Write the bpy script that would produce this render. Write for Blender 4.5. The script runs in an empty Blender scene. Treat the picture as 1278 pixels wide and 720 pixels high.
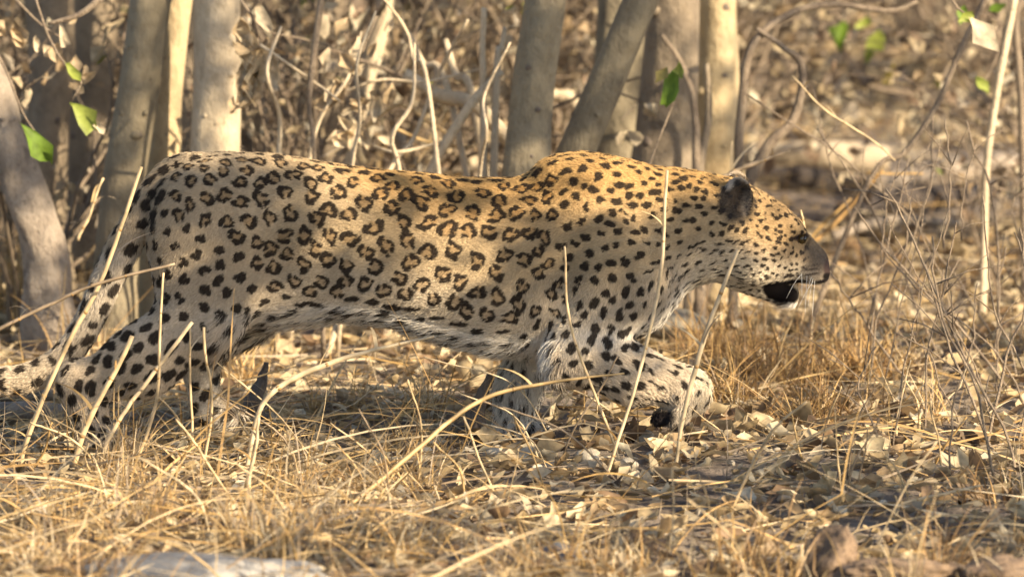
import bpy, bmesh, math, random
import numpy as np
from mathutils import Vector, Matrix, kdtree

# ------------------------------------------------------------------ camera, world, sun, exposure
sc = bpy.context.scene
C = sc.collection
random.seed(7)
rng = np.random.default_rng(11)

CAM = Vector((0.0, -12.0, 1.75))
AIM = Vector((0.0, 0.0, 0.3333))
FWD = (AIM - CAM).normalized()
DIST = (AIM - CAM).length
FPX = 600.0 * DIST                       # focal length in pixels of the 1278 px wide frame
RIGHT = Vector((1, 0, 0))
UP = RIGHT.cross(FWD).normalized()
cam_data = bpy.data.cameras.new('camera')
cam = bpy.data.objects.new('camera', cam_data)
C.objects.link(cam)
cam.location = CAM
cam.rotation_euler = FWD.to_track_quat('-Z', 'Y').to_euler()
cam_data.sensor_width = 36.0
cam_data.lens = 36.0 * FPX / 1278.0
cam_data.clip_start = 0.1
cam_data.clip_end = 2000.0
cam_data.dof.use_dof = True
cam_data.dof.focus_distance = DIST - 0.1
cam_data.dof.aperture_fstop = 3.9
sc.camera = cam

SUN_EL = math.radians(27.0)
SUN_AZ = math.radians(52.0)              # right of the line from the animal to the camera
SUN = Vector((math.sin(SUN_AZ) * math.cos(SUN_EL), -math.cos(SUN_AZ) * math.cos(SUN_EL), math.sin(SUN_EL)))
world = bpy.data.worlds.new('World')
sc.world = world
world.use_nodes = True
wn = world.node_tree
wn.nodes.clear()
sky = wn.nodes.new('ShaderNodeTexSky')
sky.sky_type = 'NISHITA'
sky.sun_disc = False
sky.sun_elevation = SUN_EL
sky.sun_rotation = math.atan2(SUN.x, SUN.y)
bg = wn.nodes.new('ShaderNodeBackground')
bg.inputs['Strength'].default_value = 0.085
wo = wn.nodes.new('ShaderNodeOutputWorld')
wn.links.new(sky.outputs[0], bg.inputs[0])
wn.links.new(bg.outputs[0], wo.inputs[0])
sun_data = bpy.data.lights.new('sun', 'SUN')
sun_data.energy = 5.0
sun_data.angle = math.radians(0.5)
sun_data.color = (1.0, 0.82, 0.57)
sun = bpy.data.objects.new('sun', sun_data)
C.objects.link(sun)
sun.rotation_euler = SUN.to_track_quat('Z', 'Y').to_euler()
sun.location = SUN * 30
vs = sc.view_settings
vs.view_transform = 'Standard'
vs.look = 'None'
vs.exposure = 1.25
vs.gamma = 1.0
sc.cycles.use_denoising = True
sc.cycles.max_bounces = 6
sc.cycles.transparent_max_bounces = 8

# ------------------------------------------------------------------ helpers
def ray(px, py):
    return (FWD * FPX + RIGHT * (px - 639.0) + UP * (360.0 - py))
def P(px, py, y=0.0):
    """the point at depth y that the photograph shows at (px, py)"""
    r = ray(px, py)
    return CAM + r * ((y - CAM.y) / r.y)
def ground_h(x, y):
    return 0.018 * math.sin(1.7 * x + 0.6) * math.sin(1.3 * y + 1.1) + 0.010 * math.sin(4.1 * x + 2.2 * y)
def G(px, py):
    r = ray(px, py)
    p = CAM + r * ((0.0 - CAM.z) / r.z)
    p.z = ground_h(p.x, p.y)
    return p
def PXM(y):
    """metres per photograph pixel at depth y"""
    return (y - CAM.y) / 12.0 / 600.0

class MB:
    """collects shapes, links them as one mesh object"""
    def __init__(self):
        self.v, self.f, self.c = [], [], []
    def add(self, vs, fs, col=None):
        o = len(self.v)
        self.v.extend(vs)
        self.f.extend([tuple(i + o for i in f) for f in fs])
        self.c.extend([col if col is not None else (0.5, 0.5, 0.5)] * len(vs))
    def mesh(self, name, mat, smooth=True):
        me = bpy.data.meshes.new(name)
        me.from_pydata([tuple(v) for v in self.v], [], self.f)
        at = me.color_attributes.new('tint', 'FLOAT_COLOR', 'POINT')
        a = np.ones((len(self.v), 4), np.float32)
        a[:, :3] = np.array(self.c, np.float32).reshape(-1, 3)
        at.data.foreach_set('color', a.ravel())
        if smooth:
            me.polygons.foreach_set('use_smooth', [True] * len(me.polygons))
        me.materials.append(mat)
        me.update()
        return me
    def build(self, name, mat, parent=None, smooth=True):
        return obj(name, self.mesh(name, mat, smooth), parent)

def obj(name, me, parent=None):
    o = bpy.data.objects.new(name, me)
    C.objects.link(o)
    if parent is not None:
        o.parent = parent
    return o
def tag(o, label=None, cat=None, group=None, kind=None):
    if label: o['label'] = label
    if cat: o['category'] = cat
    if group: o['group'] = group
    if kind: o['kind'] = kind
    return o
def empty(name, loc=(0, 0, 0), rz=0.0):
    o = bpy.data.objects.new(name, None)
    C.objects.link(o)
    o.location = loc
    o.rotation_euler = (0, 0, rz)
    o.empty_display_size = 0.1
    return o
def dup(o, loc, rot, scale, label=None):
    r = o.copy()
    C.objects.link(r)
    r.location = loc; r.rotation_euler = rot; r.scale = (scale,) * 3 if not hasattr(scale, '__len__') else scale
    if label: r['label'] = label
    for ch in o.children:
        c = ch.copy(); C.objects.link(c); c.parent = r
    return r

def smooth_path(pts, n):
    """Catmull-Rom resampling of an (k, d) array to n points"""
    p = np.array([tuple(q) for q in pts], float)
    k = len(p)
    if k == 2:
        t = np.linspace(0, 1, n)[:, None]
        return p[0] * (1 - t) + p[1] * t
    e = np.vstack([2 * p[0] - p[1], p, 2 * p[-1] - p[-2]])
    out = []
    for s in np.linspace(0, k - 1 - 1e-9, n):
        i = int(s); t = s - i
        a, b, c, d = e[i], e[i + 1], e[i + 2], e[i + 3]
        out.append(0.5 * ((2 * b) + (c - a) * t + (2 * a - 5 * b + 4 * c - d) * t * t + (3 * b - a - 3 * c + d) * t ** 3))
    return np.array(out)

def tube(path, radii, segs=6, bump=0.0, seed=0, cap=True):
    """verts, faces of a tube with a rotation-minimising frame"""
    path = np.asarray(path, float); n = len(path)
    radii = np.interp(np.linspace(0, 1, n), np.linspace(0, 1, len(radii)), radii)
    t = np.gradient(path, axis=0)
    t /= np.linalg.norm(t, axis=1)[:, None] + 1e-12
    a = np.array([1.0, 0, 0]) if abs(t[0][0]) < 0.8 else np.array([0, 1.0, 0])
    u = np.cross(t[0], a); u /= np.linalg.norm(u)
    vs, r0 = [], np.random.default_rng(seed)
    ph = r0.uniform(0, 6.28, 8)
    ang = np.linspace(0, 2 * math.pi, segs, endpoint=False)
    for i in range(n):
        u = u - t[i] * np.dot(u, t[i]); u /= np.linalg.norm(u) + 1e-12
        w = np.cross(t[i], u)
        rr = radii[i] * np.ones(segs)
        if bump:
            s = i * 6.0 / n
            rr = rr * (1 + bump * (np.sin(2 * ang + ph[0] + s) + 0.7 * np.sin(3 * ang + ph[1] - 1.7 * s) + 0.6 * np.sin(ang + ph[2] + 2.9 * s) + 0.4 * np.sin(5 * ang + ph[3] + 4.3 * s)))
        for j in range(segs):
            vs.append(path[i] + rr[j] * (math.cos(ang[j]) * u + math.sin(ang[j]) * w))
    fs = []
    for i in range(n - 1):
        for j in range(segs):
            k = (j + 1) % segs
            fs.append((i * segs + j, i * segs + k, (i + 1) * segs + k, (i + 1) * segs + j))
    if cap:
        fs.append(tuple(range(segs))[::-1])
        fs.append(tuple((n - 1) * segs + j for j in range(segs)))
    return vs, fs

# ------------------------------------------------------------------ materials
def new_mat(name):
    m = bpy.data.materials.new(name)
    m.use_nodes = True
    nt = m.node_tree
    return m, nt, nt.nodes['Principled BSDF'], nt.nodes['Material Output']
def node(nt, kind, **kw):
    n = nt.nodes.new(kind)
    for k, v in kw.items():
        if k in n.inputs: n.inputs[k].default_value = v
        else: setattr(n, k, v)
    return n
def ramp(nt, stops):
    r = nt.nodes.new('ShaderNodeValToRGB')
    e = r.color_ramp.elements
    while len(e) > 1: e.remove(e[-1])
    e[0].position = stops[0][0]; e[0].color = (*stops[0][1], 1)
    for p, c in stops[1:]:
        x = e.new(p); x.color = (*c, 1)
    return r
def mix(nt, kind, fac, a, b):
    m = nt.nodes.new('ShaderNodeMix')
    m.data_type = 'RGBA'; m.blend_type = kind
    for sock, v in ((m.inputs[0], fac), (m.inputs[6], a), (m.inputs[7], b)):
        if isinstance(v, bpy.types.NodeSocket): nt.links.new(v, sock)
        elif isinstance(v, tuple): sock.default_value = (*v, 1)
        else: sock.default_value = v
    return m.outputs[2]

def bark_mat(name, pale, mid, dark, scale=1.0, stain=0.5):
    m, nt, b, out = new_mat(name)
    tc = node(nt, 'ShaderNodeTexCoord')
    mp = node(nt, 'ShaderNodeMapping')
    mp.inputs['Scale'].default_value = (1, 1, 0.6)
    nt.links.new(tc.outputs['Object'], mp.inputs[0])
    n1 = node(nt, 'ShaderNodeTexNoise', Scale=9 * scale, Detail=6, Roughness=0.65)
    n2 = node(nt, 'ShaderNodeTexNoise', Scale=55 * scale, Detail=5, Roughness=0.7)
    n3 = node(nt, 'ShaderNodeTexNoise', Scale=11 * scale, Detail=6, Roughness=0.6)
    n4 = node(nt, 'ShaderNodeTexVoronoi', Scale=26 * scale)
    for n in (n1, n2, n3): nt.links.new(mp.outputs[0], n.inputs['Vector'])
    nt.links.new(tc.outputs['Object'], n4.inputs['Vector'])
    r1 = ramp(nt, [(0.3, mid), (0.55, pale), (0.75, tuple(min(1, c * 1.15) for c in pale))])
    nt.links.new(n1.outputs[0], r1.inputs[0])
    r2 = ramp(nt, [(0.30, (0.66, 0.63, 0.6)), (0.5, (1, 1, 1))])
    nt.links.new(n2.outputs[0], r2.inputs[0])
    c = mix(nt, 'MULTIPLY', 0.75, r1.outputs[0], r2.outputs[0])
    r3 = ramp(nt, [(0.58, (0, 0, 0)), (0.66, (1, 1, 1))])
    nt.links.new(n3.outputs[0], r3.inputs[0])
    fm = node(nt, 'ShaderNodeMath', operation='MULTIPLY'); fm.inputs[1].default_value = stain
    nt.links.new(r3.outputs[0], fm.inputs[0])
    c = mix(nt, 'MIX', fm.outputs[0], c, dark)
    r4 = ramp(nt, [(0.03, (1, 1, 1)), (0.09, (0, 0, 0))])           # small knots and lenticels
    nt.links.new(n4.outputs['Distance'], r4.inputs[0])
    c = mix(nt, 'MIX', r4.outputs[0], c, dark)
    nt.links.new(c, b.inputs['Base Color'])
    b.inputs['Roughness'].default_value = 0.8
    bp = node(nt, 'ShaderNodeBump', Strength=0.9, Distance=0.012)
    ad = node(nt, 'ShaderNodeMath', operation='ADD')
    nt.links.new(n1.outputs[0], ad.inputs[0]); nt.links.new(n2.outputs[0], ad.inputs[1])
    nt.links.new(ad.outputs[0], bp.inputs['Height'])
    nt.links.new(bp.outputs[0], b.inputs['Normal'])
    return m

def leafy_mat(name, attr=True, col=(0.4, 0.28, 0.14), trans=0.35, rough=0.55, vary=0.5):
    """dead leaves, straw: colour from the 'tint' attribute, some light passing through"""
    m, nt, b, out = new_mat(name)
    tc = node(nt, 'ShaderNodeTexCoord')
    n = node(nt, 'ShaderNodeTexNoise', Scale=60, Detail=4)
    nt.links.new(tc.outputs['Object'], n.inputs['Vector'])
    r = ramp(nt, [(0.3, (1 - vary,) * 3), (0.62, (1, 1, 1))])
    nt.links.new(n.outputs[0], r.inputs[0])
    if attr:
        a = node(nt, 'ShaderNodeAttribute', attribute_name='tint')
        src = a.outputs['Color']
    else:
        oi = node(nt, 'ShaderNodeObjectInfo')
        hs = node(nt, 'ShaderNodeHueSaturation', Color=(*col, 1))
        mr = node(nt, 'ShaderNodeMapRange'); mr.inputs[3].default_value = 0.6; mr.inputs[4].default_value = 1.5
        nt.links.new(oi.outputs['Random'], mr.inputs[0]); nt.links.new(mr.outputs[0], hs.inputs['Value'])
        src = hs.outputs[0]
    c = mix(nt, 'MULTIPLY', 0.8, src, r.outputs[0])
    nt.links.new(c, b.inputs['Base Color'])
    b.inputs['Roughness'].default_value = rough
    b.inputs['Specular IOR Level'].default_value = 0.35
    tr = node(nt, 'ShaderNodeBsdfTranslucent')
    nt.links.new(c, tr.inputs[0])
    mx = node(nt, 'ShaderNodeMixShader'); mx.inputs[0].default_value = trans
    nt.links.new(b.outputs[0], mx.inputs[1]); nt.links.new(tr.outputs[0], mx.inputs[2])
    nt.links.new(mx.outputs[0], out.inputs[0])
    return m

def stone_mat(name, c0, c1, scale=20, rough=0.9):
    m, nt, b, out = new_mat(name)
    tc = node(nt, 'ShaderNodeTexCoord')
    oi = node(nt, 'ShaderNodeObjectInfo')
    n = node(nt, 'ShaderNodeTexNoise', Scale=scale, Detail=8, Roughness=0.7)
    nt.links.new(tc.outputs['Object'], n.inputs['Vector'])
    r = ramp(nt, [(0.35, c0), (0.65, c1)])
    nt.links.new(n.outputs[0], r.inputs[0])
    nt.links.new(r.outputs[0], b.inputs['Base Color'])
    b.inputs['Roughness'].default_value = rough
    bp = node(nt, 'ShaderNodeBump', Strength=0.8, Distance=0.01)
    nt.links.new(n.outputs[0], bp.inputs['Height']); nt.links.new(bp.outputs[0], b.inputs['Normal'])
    return m

def tint_mat(name, rough=0.6, spec=0.3):
    m, nt, b, out = new_mat(name)
    a = node(nt, 'ShaderNodeAttribute', attribute_name='tint')
    nt.links.new(a.outputs['Color'], b.inputs['Base Color'])
    b.inputs['Roughness'].default_value = rough
    b.inputs['Specular IOR Level'].default_value = spec
    return m
def plain_mat(name, col, rough=0.5, spec=0.5):
    m, nt, b, out = new_mat(name)
    tc = node(nt, 'ShaderNodeTexCoord')
    n = node(nt, 'ShaderNodeTexNoise', Scale=150, Detail=4)
    nt.links.new(tc.outputs['Object'], n.inputs['Vector'])
    r = ramp(nt, [(0.3, tuple(c * 0.7 for c in col)), (0.7, tuple(min(1, c * 1.2) for c in col))])
    nt.links.new(n.outputs[0], r.inputs[0])
    nt.links.new(r.outputs[0], b.inputs['Base Color'])
    b.inputs['Roughness'].default_value = rough
    b.inputs['Specular IOR Level'].default_value = spec
    return m

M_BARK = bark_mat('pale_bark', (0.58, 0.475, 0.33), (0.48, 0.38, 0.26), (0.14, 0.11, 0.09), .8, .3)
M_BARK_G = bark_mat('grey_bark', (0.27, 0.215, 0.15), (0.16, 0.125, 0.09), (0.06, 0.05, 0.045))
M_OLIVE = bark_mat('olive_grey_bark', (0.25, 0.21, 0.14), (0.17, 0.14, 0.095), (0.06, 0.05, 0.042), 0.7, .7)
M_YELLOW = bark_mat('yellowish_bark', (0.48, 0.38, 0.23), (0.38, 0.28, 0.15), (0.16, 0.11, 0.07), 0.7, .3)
M_DEAD = bark_mat('dead_wood', (0.36, 0.30, 0.24), (0.20, 0.16, 0.125), (0.06, 0.045, 0.04), 2.0)
M_TWIG = bark_mat('twig_bark', (0.34, 0.265, 0.19), (0.17, 0.125, 0.09), (0.07, 0.05, 0.045), 3.0, 0.3)
M_DARKBROWN = bark_mat('brown_dead_wood', (.20, .16, .13), (.11, .085, .07), (.035, .028, .025), 2.5)
M_DARKWOOD = bark_mat('dark_wood', (0.10, 0.08, 0.07), (0.05, 0.04, 0.035), (0.02, 0.018, 0.018), 2.0)
M_STRAW = leafy_mat('straw', True, trans=0.25, rough=0.45, vary=0.35)
M_LEAF = leafy_mat('dead_leaf', True, trans=0.35)
M_STONE = stone_mat('pale_stone', (0.42, 0.36, 0.27), (0.62, 0.55, 0.42))
M_GREYROCK = stone_mat('grey_rock', (0.07, 0.075, 0.09), (0.19, 0.19, 0.195), 14)
def rock_patches():
    nt = M_GREYROCK.node_tree; b = nt.nodes['Principled BSDF']
    tc = node(nt, 'ShaderNodeTexCoord'); n = node(nt, 'ShaderNodeTexNoise', Scale=7.0, Detail=5, Roughness=0.6)
    nt.links.new(tc.outputs['Object'], n.inputs['Vector'])
    r = ramp(nt, [(0.56, (0, 0, 0)), (0.62, (1, 1, 1))]); nt.links.new(n.outputs[0], r.inputs[0])
    src = b.inputs['Base Color'].links[0].from_socket
    nt.links.new(mix(nt, 'MIX', r.outputs[0], src, (0.36, 0.34, 0.31)), b.inputs['Base Color'])
rock_patches()
M_LOG = bark_mat('log_bark', (.47, .385, .275), (.37, .295, .21), (.17, .13, .10), .6, .25)
M_DULLROCK = stone_mat('dull_rock', (.15, .135, .105), (.24, .22, .175), 12)
M_CLOD = stone_mat('dry_earth', (0.14, 0.095, 0.065), (0.29, 0.205, 0.135), 40)

# ------------------------------------------------------------------ ground
def build_ground():
    xs = np.unique(np.concatenate([np.linspace(-400, -30, 8), np.linspace(-30, -5, 26), np.linspace(-5, 5, 201), np.linspace(5, 30, 26), np.linspace(30, 400, 8)]))
    ys = np.unique(np.concatenate([np.linspace(-60, -5, 20), np.linspace(-5, 6, 221), np.linspace(6, 30, 121), np.linspace(30, 600, 16)]))
    r = np.random.default_rng(3)
    X, Y = np.meshgrid(xs, ys)
    Z = 0.018 * np.sin(1.7 * X + 0.6) * np.sin(1.3 * Y + 1.1) + 0.010 * np.sin(4.1 * X + 2.2 * Y) + 0.004 * r.standard_normal(X.shape) - 0.004
    n, k = X.shape
    vs = np.stack([X, Y, Z], -1).reshape(-1, 3)
    fs = [(i * k + j, i * k + j + 1, (i + 1) * k + j + 1, (i + 1) * k + j) for i in range(n - 1) for j in range(k - 1)]
    me = bpy.data.meshes.new('ground')
    me.from_pydata(vs.tolist(), [], fs)
    me.polygons.foreach_set('use_smooth', [True] * len(me.polygons))
    m, nt, b, out = new_mat('dry_soil')
    tc = node(nt, 'ShaderNodeTexCoord')
    n1 = node(nt, 'ShaderNodeTexNoise', Scale=2.2, Detail=6, Roughness=0.6)
    n2 = node(nt, 'ShaderNodeTexNoise', Scale=38, Detail=8, Roughness=0.75)
    n3 = node(nt, 'ShaderNodeTexVoronoi', Scale=70)
    for q in (n1, n2, n3): nt.links.new(tc.outputs['Object'], q.inputs['Vector'])
    r1 = ramp(nt, [(0.35, (0.20, 0.155, 0.125)), (0.6, (0.30, 0.25, 0.20)), (0.75, (0.40, 0.32, 0.22))])
    nt.links.new(n1.outputs[0], r1.inputs[0])
    r2 = ramp(nt, [(0.3, (0.4, 0.36, 0.34)), (0.5, (0.85, 0.84, 0.82)), (0.7, (1.2, 1.15, 1.05))])
    nt.links.new(n2.outputs[0], r2.inputs[0])
    c = mix(nt, 'MULTIPLY', 1.0, r1.outputs[0], r2.outputs[0])
    nt.links.new(c, b.inputs['Base Color'])
    b.inputs['Roughness'].default_value = 0.95
    bp = node(nt, 'ShaderNodeBump', Strength=0.9, Distance=0.012)
    ad = node(nt, 'ShaderNodeMath', operation='MULTIPLY_ADD'); ad.inputs[1].default_value = 0.5
    nt.links.new(n3.outputs['Distance'], ad.inputs[0]); nt.links.new(n2.outputs[0], ad.inputs[2])
    nt.links.new(ad.outputs[0], bp.inputs['Height']); nt.links.new(bp.outputs[0], b.inputs['Normal'])
    me.materials.append(m)
    tag(obj('ground', me), kind='structure')
build_ground()

# ==================================================================  LEOPARD
S = 1.0 / 600.0
def bx(px): return (px - 639.0) * S
_cosT = math.cos(math.atan2(CAM.z - AIM.z, 12.0))
def bz(py): return AIM.z + (360.0 - py) * S / _cosT

class Field:
    """a smooth-union distance field sampled on a grid around the animal"""
    def __init__(self, lo, hi, h):
        self.lo = np.array(lo, np.float32); self.h = h
        self.n = np.ceil((np.array(hi) - self.lo) / h).astype(int) + 1
        self.d = np.full(self.n, 1.0, np.float32)
    def axes(self, sl):
        return [(self.lo[i] + self.h * np.arange(sl[i].start, sl[i].stop)).astype(np.float32) for i in range(3)]
    def box(self, lo, hi):
        a = np.clip(np.floor((np.array(lo) - self.lo) / self.h).astype(int), 0, self.n)
        b = np.clip(np.ceil((np.array(hi) - self.lo) / self.h).astype(int) + 1, 0, self.n)
        return tuple(slice(int(a[i]), int(b[i])) for i in range(3))
    def union(self, sl, e, k):
        d = self.d[sl]
        hh = np.maximum(k - np.abs(d - e), 0) / k
        self.d[sl] = np.minimum(d, e) - hh * hh * k * 0.25
    def carve(self, sl, e, k):
        d = self.d[sl]
        hh = np.maximum(k - np.abs(d + e), 0) / k
        self.d[sl] = np.maximum(d, -e) + hh * hh * k * 0.25
    def cone(self, a, b, ra, rb, k=0.03, ys=1.0):
        """tapered capsule; ys < 1 makes it thinner sideways"""
        a = np.array(a, float); b = np.array(b, float); m = max(ra, rb) + k + 0.02
        sl = self.box(np.minimum(a, b) - m, np.maximum(a, b) + m)
        X, Y, Z = np.meshgrid(*self.axes(sl), indexing='ij', sparse=True)
        ab = b - a
        ym = a[1]
        px, py, pz = X - a[0], (Y - ym) / ys, Z - a[2]
        aby = ab[1] / ys
        L2 = ab[0] ** 2 + aby ** 2 + ab[2] ** 2 + 1e-12
        t = np.clip((px * ab[0] + py * aby + pz * ab[2]) / L2, 0, 1)
        q = np.sqrt((px - t * ab[0]) ** 2 + (py - t * aby) ** 2 + (pz - t * ab[2]) ** 2) - (ra + (rb - ra) * t)
        self.union(sl, (q * (ys if ys < 1 else 1)).astype(np.float32), k)
    def ell(self, c, r, ang=0.0, k=0.02, cut=False, yaw=0.0):
        """ellipsoid turned by ang in the side view (and yaw about the vertical)"""
        c = np.array(c, float); m = max(r) + k + 0.02
        sl = self.box(c - m, c + m)
        X, Y, Z = np.meshgrid(*self.axes(sl), indexing='ij', sparse=True)
        x, y, z = X - c[0], Y - c[1], Z - c[2]
        if yaw:
            x, y = math.cos(yaw) * x + math.sin(yaw) * y, -math.sin(yaw) * x + math.cos(yaw) * y
        ca, sa = math.cos(ang), math.sin(ang)
        u, w = ca * x + sa * z, -sa * x + ca * z
        k0 = np.sqrt((u / r[0]) ** 2 + (y / r[1]) ** 2 + (w / r[2]) ** 2)
        k1 = np.sqrt((u / r[0] ** 2) ** 2 + (y / r[1] ** 2) ** 2 + (w / r[2] ** 2) ** 2) + 1e-9
        e = (k0 * (k0 - 1) / k1).astype(np.float32)
        (self.carve if cut else self.union)(sl, e, k)
    def surface(self):
        """naive surface nets"""
        d = self.d; ins = d < 0
        n = np.array(d.shape) - 1
        corner = [(i, j, k) for i in (0, 1) for j in (0, 1) for k in (0, 1)]
        cnt = sum(ins[i:i + n[0], j:j + n[1], k:k + n[2]].astype(np.int8) for i, j, k in corner)
        act = (cnt > 0) & (cnt < 8)
        ci = np.argwhere(act)
        idx = -np.ones(act.shape, int); idx[act] = np.arange(len(ci))
        acc = np.zeros((len(ci), 3)); num = np.zeros(len(ci))
        for a in corner:
            for ax in range(3):
                if a[ax]: continue
                b = list(a); b[ax] = 1
                va = d[ci[:, 0] + a[0], ci[:, 1] + a[1], ci[:, 2] + a[2]]
                vb = d[ci[:, 0] + b[0], ci[:, 1] + b[1], ci[:, 2] + b[2]]
                x = (va < 0) != (vb < 0)
                t = va[x] / (va[x] - vb[x])
                p = np.tile(np.array(a, float), (x.sum(), 1)); p[:, ax] += t
                acc[x] += p; num[x] += 1
        verts = (ci + acc / num[:, None]) * self.h + self.lo
        quads = []
        for ax in range(3):
            o1, o2 = [q for q in range(3) if q != ax]
            s0 = [slice(1, m) for m in n]; s0[ax] = slice(0, n[ax])
            s1 = list(s0); s1[ax] = slice(1, n[ax] + 1)
            a_ = ins[tuple(s0)]; b_ = ins[tuple(s1)]
            ch = np.argwhere(a_ != b_)
            off = np.ones(3, int); off[ax] = 0
            base = ch + off
            fl = a_[a_ != b_]
            q = []
            for (da, db) in ((-1, -1), (0, -1), (0, 0), (-1, 0)):
                c = base.copy(); c[:, o1] += da; c[:, o2] += db
                q.append(idx[c[:, 0], c[:, 1], c[:, 2]])
            q = np.stack(q, 1)
            flip = fl if ax != 1 else ~fl
            q[~flip] = q[~flip][:, ::-1]
            quads.append(q)
        return verts, np.concatenate(quads)

def hermite(xs, ys, x):
    """monotone-ish cubic interpolation"""
    xs = np.array(xs, float); ys = np.array(ys, float)
    dx = np.diff(xs); s = np.diff(ys) / dx
    m = np.zeros(len(xs)); m[0], m[-1] = s[0], s[-1]
    for i in range(1, len(xs) - 1):
        m[i] = 0 if s[i - 1] * s[i] <= 0 else (dx[i - 1] + dx[i]) / (dx[i - 1] / s[i - 1] + dx[i] / s[i])
    i = np.clip(np.searchsorted(xs, x) - 1, 0, len(xs) - 2)
    t = np.clip((x - xs[i]) / dx[i], 0, 1)
    return (ys[i] * (1 + 2 * t) * (1 - t) ** 2 + m[i] * dx[i] * t * (1 - t) ** 2 + ys[i + 1] * t * t * (3 - 2 * t) + m[i + 1] * dx[i] * t * t * (t - 1))

# side outline of the trunk, neck and head:  x, top, bottom, height of greatest width, half width (m)
PROFILE = np.array([
    (191, 285, 315, 300, .020), (195, 258, 340, 300, .050), (203, 234, 365, 300, .076), (218, 213, 385, 300, .094), (240, 199, 396, 300, .105),
    (275, 192, 405, 300, .114), (330, 193, 408, 305, .120), (380, 200, 402, 308, .125), (430, 208, 397, 310, .132), (480, 214, 402, 318, .139),
    (530, 218, 417, 325, .144), (580, 223, 431, 330, .145), (625, 224, 440, 332, .141), (665, 221, 440, 330, .135), (705, 212, 436, 325, .127),
    (750, 205, 432, 318, .122), (790, 207, 424, 310, .116), (820, 210, 408, 300, .108), (840, 211, 384, 292, .101), (858, 213, 362, 287, .095),
    (880, 217, 352, 285, .090), (905, 222, 349, 290, .088), (928, 229, 352, 298, .087), (950, 240, 354, 306, .082), (970, 252, 353, 312, .073),
    (985, 263, 351, 316, .063), (998, 277, 350, 320, .053), (1007, 290, 351, 326, .049), (1015, 299, 353, 330, .047), (1022, 307, 353, 332, .044),
    (1029, 314, 351, 333, .037), (1033, 323, 346, 335, .022)], float)

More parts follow.
